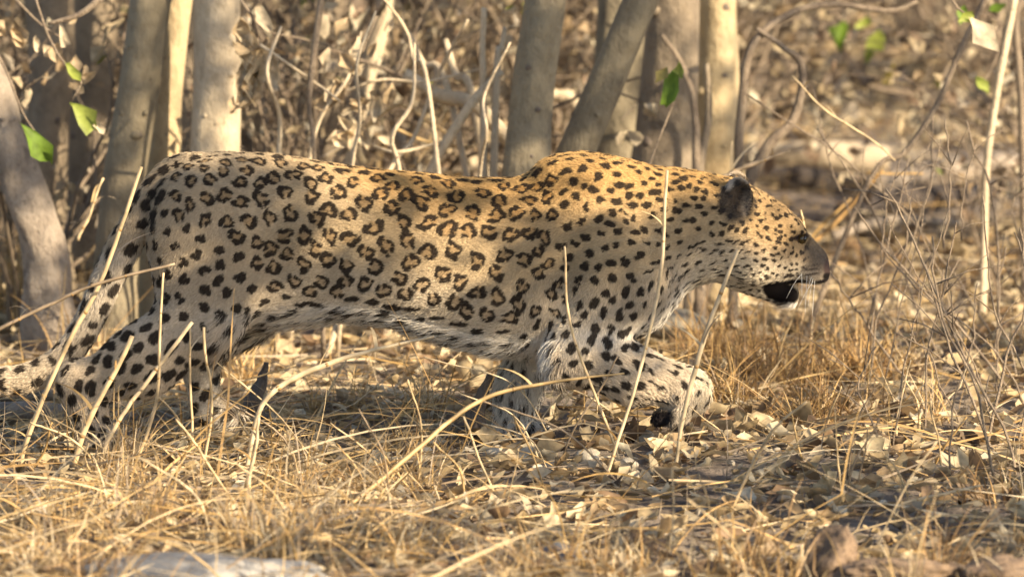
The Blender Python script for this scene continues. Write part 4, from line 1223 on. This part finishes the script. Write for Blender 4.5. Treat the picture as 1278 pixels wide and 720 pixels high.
leaf_twig('twig with one broad green leaf, left edge of the thicket', [(-20, 40), (6, 85), (28, 140), (44, 165)], 1.2, [(46, 178, 62, -62, GR, .5)])
leaf_twig('twig with a narrow yellow green leaf in front of the shaded trunk', [(40, -15), (62, 50), (90, 92), (102, 102), (88, 128)], 1.2, [(106, 145, 46, -48, YG, .5), (124, 160, 20, -55, PL, .8), (90, 90, 30, -45, YG, .9)])
leaf_twig('twig with a green and yellow leaf against the widest trunk', [(802, 236), (816, 190), (836, 140), (842, 120)], 1.3, [(838, 110, 50, 80, GR, .7), (826, 94, 24, 50, YL, .8), (848, 88, 22, 100, YG, .6)])
leaf_twig('twig with blurred green leaves at the top right', [(990, -25), (1030, 10), (1060, 30), (1100, 45), (1120, 50)], 4.2, [(1046, 48, 40, 80, GR, .5), (1092, 60, 44, 60, YG, .5), (1110, 92, 30, 70, YL, .6), (1075, 30, 24, 20, YG, .5)])
leaf_twig('twig with a large pale withered leaf at the top right', [(1176, -20), (1195, 10), (1210, 20), (1222, 30)], 1.2, [(1226, 44, 54, -50, PL, .7), (1204, 22, 22, 30, YG, .6)])
leaf_twig('twig with small green leaves near the right edge', [(1262, -10), (1252, 45), (1240, 80), (1232, 96), (1225, 110)], 2.2, [(1226, 106, 26, -50, YG, .5), (1200, 20, 24, 70, GR, .5), (1246, 10, 22, 20, GR, .5)])
rl = random.Random(12)
leaf_twig('bunch of large withered pale leaves beside the bright trunk', [(300, 0), (318, 30), (322, 80), (310, 140)], 1.4,
    [(rl.uniform(302, 342), rl.uniform(20, 130), rl.uniform(36, 62), rl.uniform(-130, -40), PL if rl.random() < .7 else PT, rl.uniform(.7, 1.3)) for i in range(15)])
leaf_twig('spray of small curled tan leaves above the leopard\'s back', [(470, 20), (450, 70), (430, 120), (420, 170)], 1.6,
    [(rl.uniform(405, 490), rl.uniform(30, 190), rl.uniform(16, 36), rl.uniform(-170, 10), PL if rl.random() < .5 else PT, rl.uniform(.7, 1.6)) for i in range(24)])
leaf_twig('spray of curled leaves in the top left corner', [(20, 0), (50, 30), (80, 50)], 1.4,
    [(rl.uniform(0, 110), rl.uniform(10, 130), rl.uniform(14, 32), rl.uniform(-150, 0), PT if rl.random() < .7 else PL, rl.uniform(.6, 1.3)) for i in range(14)])

# ---- ground cover
def thin(x, y):
    w = np.where((x > -.15) & (y < .9), .38, 1.0) * np.where((y > -.75) & (y < .5), .75, 1.0)
    return rng.random(len(x)) < w
def litter():
    n = 24000
    x, y = in_view(n, -2.6, 15, .5, 1.6)
    sz = rng.uniform(.018, .055, n) * np.interp(y, [-1, 1, 4], [1, 1.2, 1.5]) * np.where((x > -.15) & (y < 1.2), 1.3, 1.0)
    pos = np.stack([x, y, gh(x, y) + sz * .16 + .022 * rng.random(n) ** 2], 1)
    k_ = ~((x > -.15) & (y < .9)) | (rng.random(n) < .62); x, y, sz, pos = x[k_], y[k_], sz[k_], pos[k_]; n = len(x)
    spx = 639 + x / ((y + 12) / 7200); bare = (y > 4.2) & (y < 6.6) & (spx > 920)
    keep = ~bare | (rng.random(n) < .10); x, y, sz, pos = x[keep], y[keep], np.where(bare, sz * .55, sz)[keep], pos[keep]; n = len(x)
    v, f, c = leaf_arrays(pos, rots(n, .38), sz, pick(LEAFS * np.array([1, .95, .85]), n, [.22, .22, .16, .10, .18, .07, .05]), rng.uniform(.2, 1.1, n))
    tag(obj('leaf_litter', array_mesh('leaf_litter', v, f, c, M_LEAF)), kind='stuff')
    n = 8500                                              # broken straw lying flat
    x, y = in_view(n, -2.6, 7, .4, 2.0)
    k_ = thin(x, y); x, y = x[k_], y[k_]; n = len(x)
    base = np.stack([x, y, gh(x, y) + rng.uniform(.002, .035, n)], 1)
    le = rng.uniform(1.35, 1.62, n)
    v, f, c = ribbons(base, rng.uniform(0, 6.28, n), rng.uniform(.05, .28, n), le, le + rng.normal(0, .12, n), rng.uniform(.002, .0058, n), pick(STRAWS, n), 3)
    n2 = 1300                                             # long fallen straws, tangled and arching
    x, y = in_view(n2, -2.6, .6, .4, .8)
    keep = rng.random(n2) < np.where(x > -.1, .22, .85)
    x, y = x[keep], y[keep]; n2 = len(x)
    base = np.stack([x, y, gh(x, y) + rng.uniform(.0, .03, n2)], 1)
    le = rng.uniform(.75, 1.45, n2)
    v2, f2, c2 = ribbons(base, rng.normal(0, .7, n2) + np.pi * (rng.random(n2) < .4), rng.uniform(.15, .5, n2), le, le + rng.uniform(.2, .9, n2), rng.uniform(.0025, .0055, n2), pick(STRAWS[[0, 0, 1, 2, 3, 6]], n2), 6, rng.normal(0, .6, n2) * (rng.random(n2) < .3))
    v, f, c = np.vstack([v, v2]), np.vstack([np.hstack([f]), f2 + len(v)]), np.vstack([c, c2])
    tag(obj('straw', array_mesh('straw', v, f, c, M_STRAW)), kind='stuff')
    n = 3600                                              # standing short dry grass
    x, y = in_view(n, -2.5, 5, .4, 1.8)
    k_ = thin(x, y); x, y = x[k_], y[k_]; n = len(x)
    base = np.stack([x, y, gh(x, y) - .005], 1)
    le = rng.normal(0, .6, n)
    v, f, c = ribbons(base, rng.uniform(0, 6.28, n), rng.uniform(.04, .16, n), le, le + rng.normal(.3, .5, n), rng.uniform(.0015, .0035, n), pick(STRAWS, n), 4, rng.normal(0, .5, n) * (rng.random(n) < .4))
    tag(obj('dry_grass', array_mesh('dry_grass', v, f, c, M_STRAW)), kind='stuff')
    n = 2600                                              # twigs
    m = MB()
    x, y = in_view(n, -2.4, 10, .4, 1.3)
    for i in range(n):
        a = rng.uniform(0, 6.28); L = rng.uniform(.03, .16); d = np.array([math.cos(a), math.sin(a), rng.normal(0, .15)]) * L
        p = np.array([x[i], y[i], gh(x[i], y[i]) + .006])
        m.add(*tube([p, p + d * .5 + rng.normal(0, .006, 3), p + d], [rng.uniform(.001, .0028), .0008], 3, cap=False))
    tag(m.build('twig_litter', M_TWIG), kind='stuff')
litter()

# single leaves and stones that stand out
def leaf_thing(px, py, size, col):
    g = G(px, py)
    v, f, c = leaf_arrays(np.zeros((1, 3)), rots(1, .35), np.array([size]), np.array([col]), rng.uniform(.4, 1.1, 1))
    o = obj('dead_leaf', array_mesh('dead_leaf', v, f, c, M_LEAF)); o.location = (g.x, g.y, g.z + size * .2 + .012)
    tag(o, 'pale curled dead leaf lying ' + where(px, py), 'leaf', 'dead leaves ' + where(px, py))
rl = random.Random(31)
for i in range(200):
    zone = rl.random()
    if zone < .35: px, py = rl.uniform(880, 1278), rl.uniform(300, 600)
    elif zone < .55: px, py = rl.uniform(340, 620), rl.uniform(470, 600)
    elif zone < .75: px, py = rl.uniform(600, 1000), rl.uniform(548, 640)
    else: px, py = rl.uniform(0, 1278), rl.uniform(500, 715)
    leaf_thing(px, py, rl.uniform(.03, .065), LEAFS[rl.choice([0, 1, 1, 4, 4])] * rl.uniform(.9, 1.25))

def rock(name, label, cat, p, r, mat, seed, group=None, rough=.16):
    rr = random.Random(seed)
    bm = bmesh.new(); bmesh.ops.create_icosphere(bm, subdivisions=5 if name != 'pebble' and name != 'stone' else 3, radius=1)
    ph = [Vector((rr.gauss(0, 1), rr.gauss(0, 1), rr.gauss(0, 1))) for k in range(7)]
    for v in bm.verts:
        d = sum(math.sin(v.co.dot(ph[k]) * (1.3 + .6 * k) + k) / (1 + .5 * k) for k in range(7)) * rough
        if name == 'rock': d += .035 * math.sin(v.co.dot(ph[1]) * 6) * math.sin(v.co.dot(ph[2]) * 7) + .02 * math.sin(v.co.dot(ph[3]) * 15) * math.sin(v.co.dot(ph[4]) * 17)
        if name == 'earth_clod': d += .10 * math.sin(v.co.dot(ph[1]) * 9) * math.sin(v.co.dot(ph[2]) * 11) + .07 * math.sin(v.co.dot(ph[3]) * 23) * math.sin(v.co.dot(ph[4]) * 19) + rr.gauss(0, .03)
        c = v.co * (1 + d)
        v.co = Vector((c.x * r[0], c.y * r[1], c.z * r[2]))
    me = bpy.data.meshes.new(name); bm.to_mesh(me); bm.free(); me.materials.append(mat)
    me.polygons.foreach_set('use_smooth', [True] * len(me.polygons))
    o = obj(name, me); o.location = (p.x, p.y, p.z + r[2] * .45); o.rotation_euler = (0, 0, rr.uniform(0, 6.28) if r[0] < .12 else 0)
    return tag(o, label, cat, group)
rock('stone', 'large pale stone beside the planted forepaw', 'stone', G(661, 582), (.036, .030, .024), M_STONE, 1)
rock('stone', 'pale stone left of the large stone by the forepaw', 'stone', G(622, 572), (.026, .022, .016), M_STONE, 2)
rock('stone', 'pale egg shaped stone on the ground under the lifted paw', 'stone', G(803, 562), (.020, .018, .016), M_STONE, 3)
rock('stone', 'wide flat cream stone between the planted paw and the egg shaped stone', 'stone', G(735, 580), (.034, .026, .017), M_STONE, 31)
rock('stone', 'cream stone right of the wide flat stone, before the lifted paw', 'stone', G(782, 590), (.027, .022, .015), M_STONE, 32)
rock('stone', 'smallest cream stone at the right of the stones before the lifted paw', 'stone', G(836, 584), (.016, .014, .011), M_STONE, 33)
rock('rock', 'broad grey slab of rock in the shade behind the throat', 'rock', P(846, 415, 1.6), (.085, .07, .032), M_DULLROCK, 34, rough=.1)
rock('stone', 'flat pale stone behind the tall stalks, under the belly', 'stone', G(383, 568), (.032, .024, .014), M_STONE, 4)
rock('stone', 'small rounded pale stone next to the flat stone under the belly', 'stone', G(402, 560), (.018, .016, .016), M_STONE, 5)
rock('stone', 'pale angular stone in the shade beneath the belly', 'stone', G(551, 513), (.020, .016, .015), M_STONE, 6)
rock('rock', 'low grey rock with white patches at the bottom edge', 'rock', G(262, 738), (.235, .10, .042), M_GREYROCK, 7, rough=.10)
rock('rock', 'grey rock lying in shade below the foreground grass', 'rock', G(700, 694), (.09, .06, .02), M_GREYROCK, 8, rough=.1)
rock('earth_clod', 'pointed lump of brown earth at the bottom edge', 'clod', G(1040, 716), (.042, .036, .066), M_CLOD, 9, rough=.22)
rock('earth_clod', 'broad crumbling heap of brown earth at the bottom right', 'clod', G(1150, 724), (.12, .06, .048), M_CLOD, 10, rough=.24)
rock('earth_clod', 'brown lump of earth in the bottom right corner', 'clod', G(1245, 732), (.08, .06, .040), M_CLOD, 11, rough=.24)
for i in range(40):
    px, py = rl.uniform(560, 1000) if i % 3 else rl.uniform(0, 1278), rl.uniform(555, 640)
    s_ = rl.uniform(.006, .016)
    rock('pebble', 'pale pebble lying ' + where(px, py), 'pebble', G(px, py), (s_ * 1.3, s_, s_ * .8), M_STONE, 200 + i, 'pale pebbles ' + where(px, py))

# ---- tufts of dry grass
def tuft(label, p, n, h, spread, lean, cols, group=None, width=(.002, .0045)):
    a = rng.uniform(0, 6.28, n)
    base = np.stack([np.cos(a) * rng.random(n) * spread, np.sin(a) * rng.random(n) * spread, np.full(n, -.005)], 1)
    l0 = rng.normal(lean * .4, .22, n)
    v, f, c = ribbons(base, rng.uniform(0, 6.28, n), h * rng.uniform(.4, 1.15, n), l0, l0 + rng.normal(lean, .5, n), rng.uniform(*width, n), pick(cols, n), 6, rng.normal(0, .9, n) * (rng.random(n) < .35))
    o = obj('grass_tuft', array_mesh('grass_tuft', v, f, c, M_STRAW)); o.location = p
    return tag(o, label, 'grass tuft', group)
tuft('tall brown dry grass at the left edge under the leaning trunk', G(10, 405), 110, .34, .10, .5, STRAWS[[0, 3, 6, 4]], width=(.003, .007))
tuft('dry grass springing up between the leaning trunk and the tail', G(95, 440), 70, .24, .08, .6, STRAWS[[0, 3, 4, 5]], width=(.002, .005))
WARM = STRAWS[[0, 1, 3, 6]]; BROWN = np.array([(.36, .22, .10), (.46, .29, .12), (.27, .175, .09), (.52, .35, .15)])
tuft('bright orange tuft of fine grass under the belly, near the hind legs', G(300, 480), 90, .13, .03, .8, WARM)
tuft('wide brown tuft of bent grass below the leopard\'s head', G(960, 485), 340, .22, .14, 1.0, BROWN)
tuft('dense brown grass tuft below the nose, right of the wide tuft', G(1065, 480), 260, .20, .13, 1.0, BROWN)
tuft('brown grass clump in the shade behind the throat stalk', G(890, 455), 240, .20, .12, .9, BROWN)
tuft('low sprawling brown tuft in front of the wide brown tuft', G(1010, 540), 220, .17, .14, 1.1, BROWN)
tuft('brown tuft right of the lifted paw', G(905, 520), 130, .17, .08, .9, BROWN)
tuft('tan tuft behind the tall stick, below the nose', G(1030, 420), 120, .17, .10, .8, STRAWS)
tuft('orange straw tuft standing behind the middle of the back', G(500, 330), 60, .42, .18, .4, WARM, width=(.004, .009))
for i in range(72):
    if i < 50:
        px, py = rl.uniform(-40, 1318), rl.uniform(560, 745)
        if 560 < px < 1230:
            if i % 2: px = rl.uniform(-40, 540)
            elif py < 690: py = rl.uniform(700, 750)
    elif i < 58: px, py = rl.uniform(900, 1318), rl.uniform(420, 560)
    else: px, py = rl.uniform(-40, 560), rl.uniform(380, 560)
    br = rl.random() >= .7; kd_ = ('brown' if br else 'straw coloured')
    tuft('short dry tuft of ' + kd_ + ' grass ' + where(px, py), G(px, py), rl.randint(25, 70), rl.uniform(.08, .20), rl.uniform(.02, .10), rl.uniform(.5, 1.25), BROWN if br else STRAWS, 'short tufts of ' + kd_ + ' grass ' + where(px, py))

# ---- tall single stalks in front of and beside the animal
def stalk(label, pts, w, col=1, blades=3):
    """a dry culm, thin at the tip, faint nodes, with withered leaf blades clinging to it"""
    p, how = rooted([P(*q) for q in pts], .3); base = p[0].copy()
    n = 6 * len(p); path = smooth_path([q - base for q in p], n)
    path[1:-1] += rng.normal(0, .0004, (n - 2, 3))
    tt = np.linspace(0, 1, n)[:, None]; aa_ = rng.uniform(0, 6.28)
    path += .0055 * np.sin(tt * rng.uniform(5, 9) + aa_) * np.array([[1, .6, .15]]) * min(1, np.linalg.norm(path[-1]) * 3)
    m = MB(); ww = np.array([x * PXM(pts[0][2]) / 2 * .60 for x in (w if hasattr(w, '__len__') else (w, w * .55))])
    vs_, fs_ = tube(path, ww, 6, .10, int(rng.integers(999)))
    cc = STRAWS[col] * rng.uniform(.92, 1.1)
    m.add(vs_, fs_)
    mott = np.repeat(np.clip(1 + .22 * np.sin(np.arange(n) * 1.7 + rng.uniform(0, 6)) + rng.normal(0, .10, n), .55, 1.25), 6)
    m.c = [tuple(cc * k) for k in mott]
    for k in range(4, n - 1, 7):
        r_ = np.interp(k / (n - 1), np.linspace(0, 1, len(ww)), ww)
        d = path[k + 1] - path[k]; d = d / np.linalg.norm(d) * r_ * .7
        m.add(*tube([path[k] - d, path[k], path[k] + d], [r_ * .95, r_ * 1.14, r_ * .95], 6), col=tuple(STRAWS[3] * .9))
    o = m.build('grass_stalk', M_STRAW); o.location = base
    for b in range(blades):
        k = int(rng.integers(2, max(3, n - 4))); L = rng.uniform(.05, .13)
        v, f, c = ribbons(path[k][None], rng.uniform(0, 6.28, 1), np.array([L]), rng.uniform(.3, .8, 1), rng.uniform(1.2, 2.6, 1), np.array([ww.max() * 1.3]), (STRAWS[[rng.integers(0, 5)]] * .95), 6)
        obj('blade', array_mesh('blade', v, f, c, M_STRAW), o)
    return tag(o, label, 'grass stalk')
stalk('tall thick stalk slanting across the tail at left', [(34, 555, -.35), (85, 430, -.35), (125, 345, -.35), (178, 208, -.35)], (11, 12, 11, 8), 1)
stalk('long low stalk crossing from the left edge to the hind leg', [(-20, 420, -.4), (60, 380, -.4), (130, 352, -.4), (215, 330, -.4)], (9, 8, 5), 4)
stalk('thick broken stalk in front of the hind foot', [(95, 570, -.4), (125, 500, -.4), (162, 420, -.4)], (11, 13, 11), 1)
stalk('pale stalk leaning right beside the hind foot', [(138, 548, -.4), (170, 490, -.4), (240, 402, -.4)], (9, 10, 8), 2)
stalk('upright thin stalk over the leopard\'s thigh', [(165, 585, -.4), (190, 510, -.4), (198, 430, -.4), (207, 340, -.4)], (8, 8, 5), 1)
stalk('short upright stalk below the flank', [(255, 570, -.38), (263, 480, -.38), (255, 408, -.38)], (8, 7, 6), 1)
stalk('thin straight stalk just left of the short upright one', [(242, 560, -.3), (234, 470, -.3), (237, 404, -.3)], (6, 6, 4), 1)
stalk('broad bright blade arching right under the belly', [(308, 575, -.45), (330, 505, -.45), (372, 470, -.45), (440, 444, -.45), (540, 420, -.45)], (10, 11, 13, 11, 5), 2)
stalk('long diagonal stalk rising from the bottom to the lifted leg', [(335, 705, -1.0), (440, 625, -.9), (520, 560, -.8), (600, 500, -.7), (680, 478, -.7), (778, 466, -.7)], (10, 11, 10, 9, 7, 4), 0)
stalk('tall fine stalk crossing the shoulder vertically', [(742, 640, -.5), (790, 500, -.5), (820, 350, -.5), (836, 212, -.5)], (8, 8, 8, 6), 2)
stalk('stout bright stalk crossing the throat at an angle', [(845, 590, -.5), (858, 500, -.5), (880, 410, -.5), (920, 312, -.5)], (7, 9, 11, 8), 2)
stalk('thin stalk in front of the elbow', [(768, 570, -.45), (735, 470, -.45), (712, 390, -.45), (702, 308, -.45)], (6, 6, 5), 1)
stalk('bent dry stalk lying at the lower right', [(1092, 690, -1.0), (1120, 640, -1.0), (1128, 628, -1.0), (1170, 618, -1.0), (1222, 606, -1.0)], (8, 8, 8, 7, 5), 2)
stalk('blurred stalk standing at the bottom left', [(128, 712, -1.3), (142, 660, -1.3), (152, 625, -1.3)], (10, 10, 8), 4)
stalk('pale vertical stalk in the lower left grass', [(312, 640, -.8), (314, 580, -.8), (325, 520, -.8)], (9, 9, 6), 2)
stalk('curved stalk hooked over right of the lifted paw', [(905, 670, -.9), (930, 600, -.9), (960, 540, -.9), (1010, 500, -.9)], (8, 8, 5), 1)
stalk('orange straw leaning right behind the nose', [(995, 320, 2.5), (1030, 290, 2.5), (1080, 235, 2.5), (1105, 212, 2.5)], (8, 9, 6), 3)
stalk('second orange straw crossing behind the forehead', [(985, 335, 2.5), (1020, 290, 2.5), (1060, 248, 2.5)], (7, 7, 5), 6)
stalk('short tan straw sticking up above the muzzle', [(1005, 300, .5), (1002, 280, .5), (1000, 262, .5)], (7, 7, 5), 1, 0)
stalk('horizontal straw at the height of the orange straws', [(1080, 216, 2.5), (1120, 217, 2.5), (1152, 217, 2.5)], (5, 5, 4), 6)
stalk('long thin straw slanting down behind the ear', [(985, 95, 1.2), (1030, 135, 1.2), (1085, 175, 1.2), (1120, 200, 1.2)], (4, 5, 4), 1)
stalk('grey straw leaning over the neck from behind', [(900, 222, 1.2), (940, 205, 1.2), (985, 188, 1.2)], (11, 9, 5), 4)
stalk('orange bent straw making a peak behind the back', [(448, 165, 2.2), (498, 131, 2.2), (540, 155, 2.2), (560, 172, 2.2)], (6, 6, 5), 0)
stalk('orange straw lying level over the back', [(490, 160, 2.0), (540, 178, 2.0), (592, 184, 2.0)], (6, 7, 5), 0)
stalk('orange straw standing before the scarred grey trunk', [(628, 225, 1.9), (634, 185, 1.9), (640, 145, 1.9)], (6, 6, 4), 0)
stalk('thin straw slanting up over the arched back', [(520, 205, 2.0), (540, 165, 2.0), (562, 132, 2.0)], (5, 5, 4), 1)
stalk('upright straw in front of the shaded trunk', [(98, 300, 1.0), (112, 265, 1.0), (130, 222, 1.0)], (8, 7, 5), 1)
rl = random.Random(90)
for i in range(70):
    px, py = rl.uniform(-20, 1300), rl.uniform(545, 760)
    if 350 < px < 620 and py < 580: py += 60
    g = G(px, py); h = rl.uniform(50, 150); l = rl.gauss(0, .8)
    q = [(px, py, g.y), (px + l * h * .4 + rl.uniform(-8, 8), py - h * .55, g.y - .03), (px + l * h + rl.uniform(-15, 15), py - h * (1.0 if abs(l) < .9 else .8), g.y - .05)]
    o = stalk('thin dry stalk ' + ('leaning right ' if l > .45 else 'leaning left ' if l < -.45 else 'standing upright ') + where(px, py), q, (rl.uniform(4, 8), rl.uniform(2, 4)), rl.choice([0, 1, 1, 2, 4, 6]), 1)
    o['group'] = o['label'].replace('stalk', 'stalks', 1)
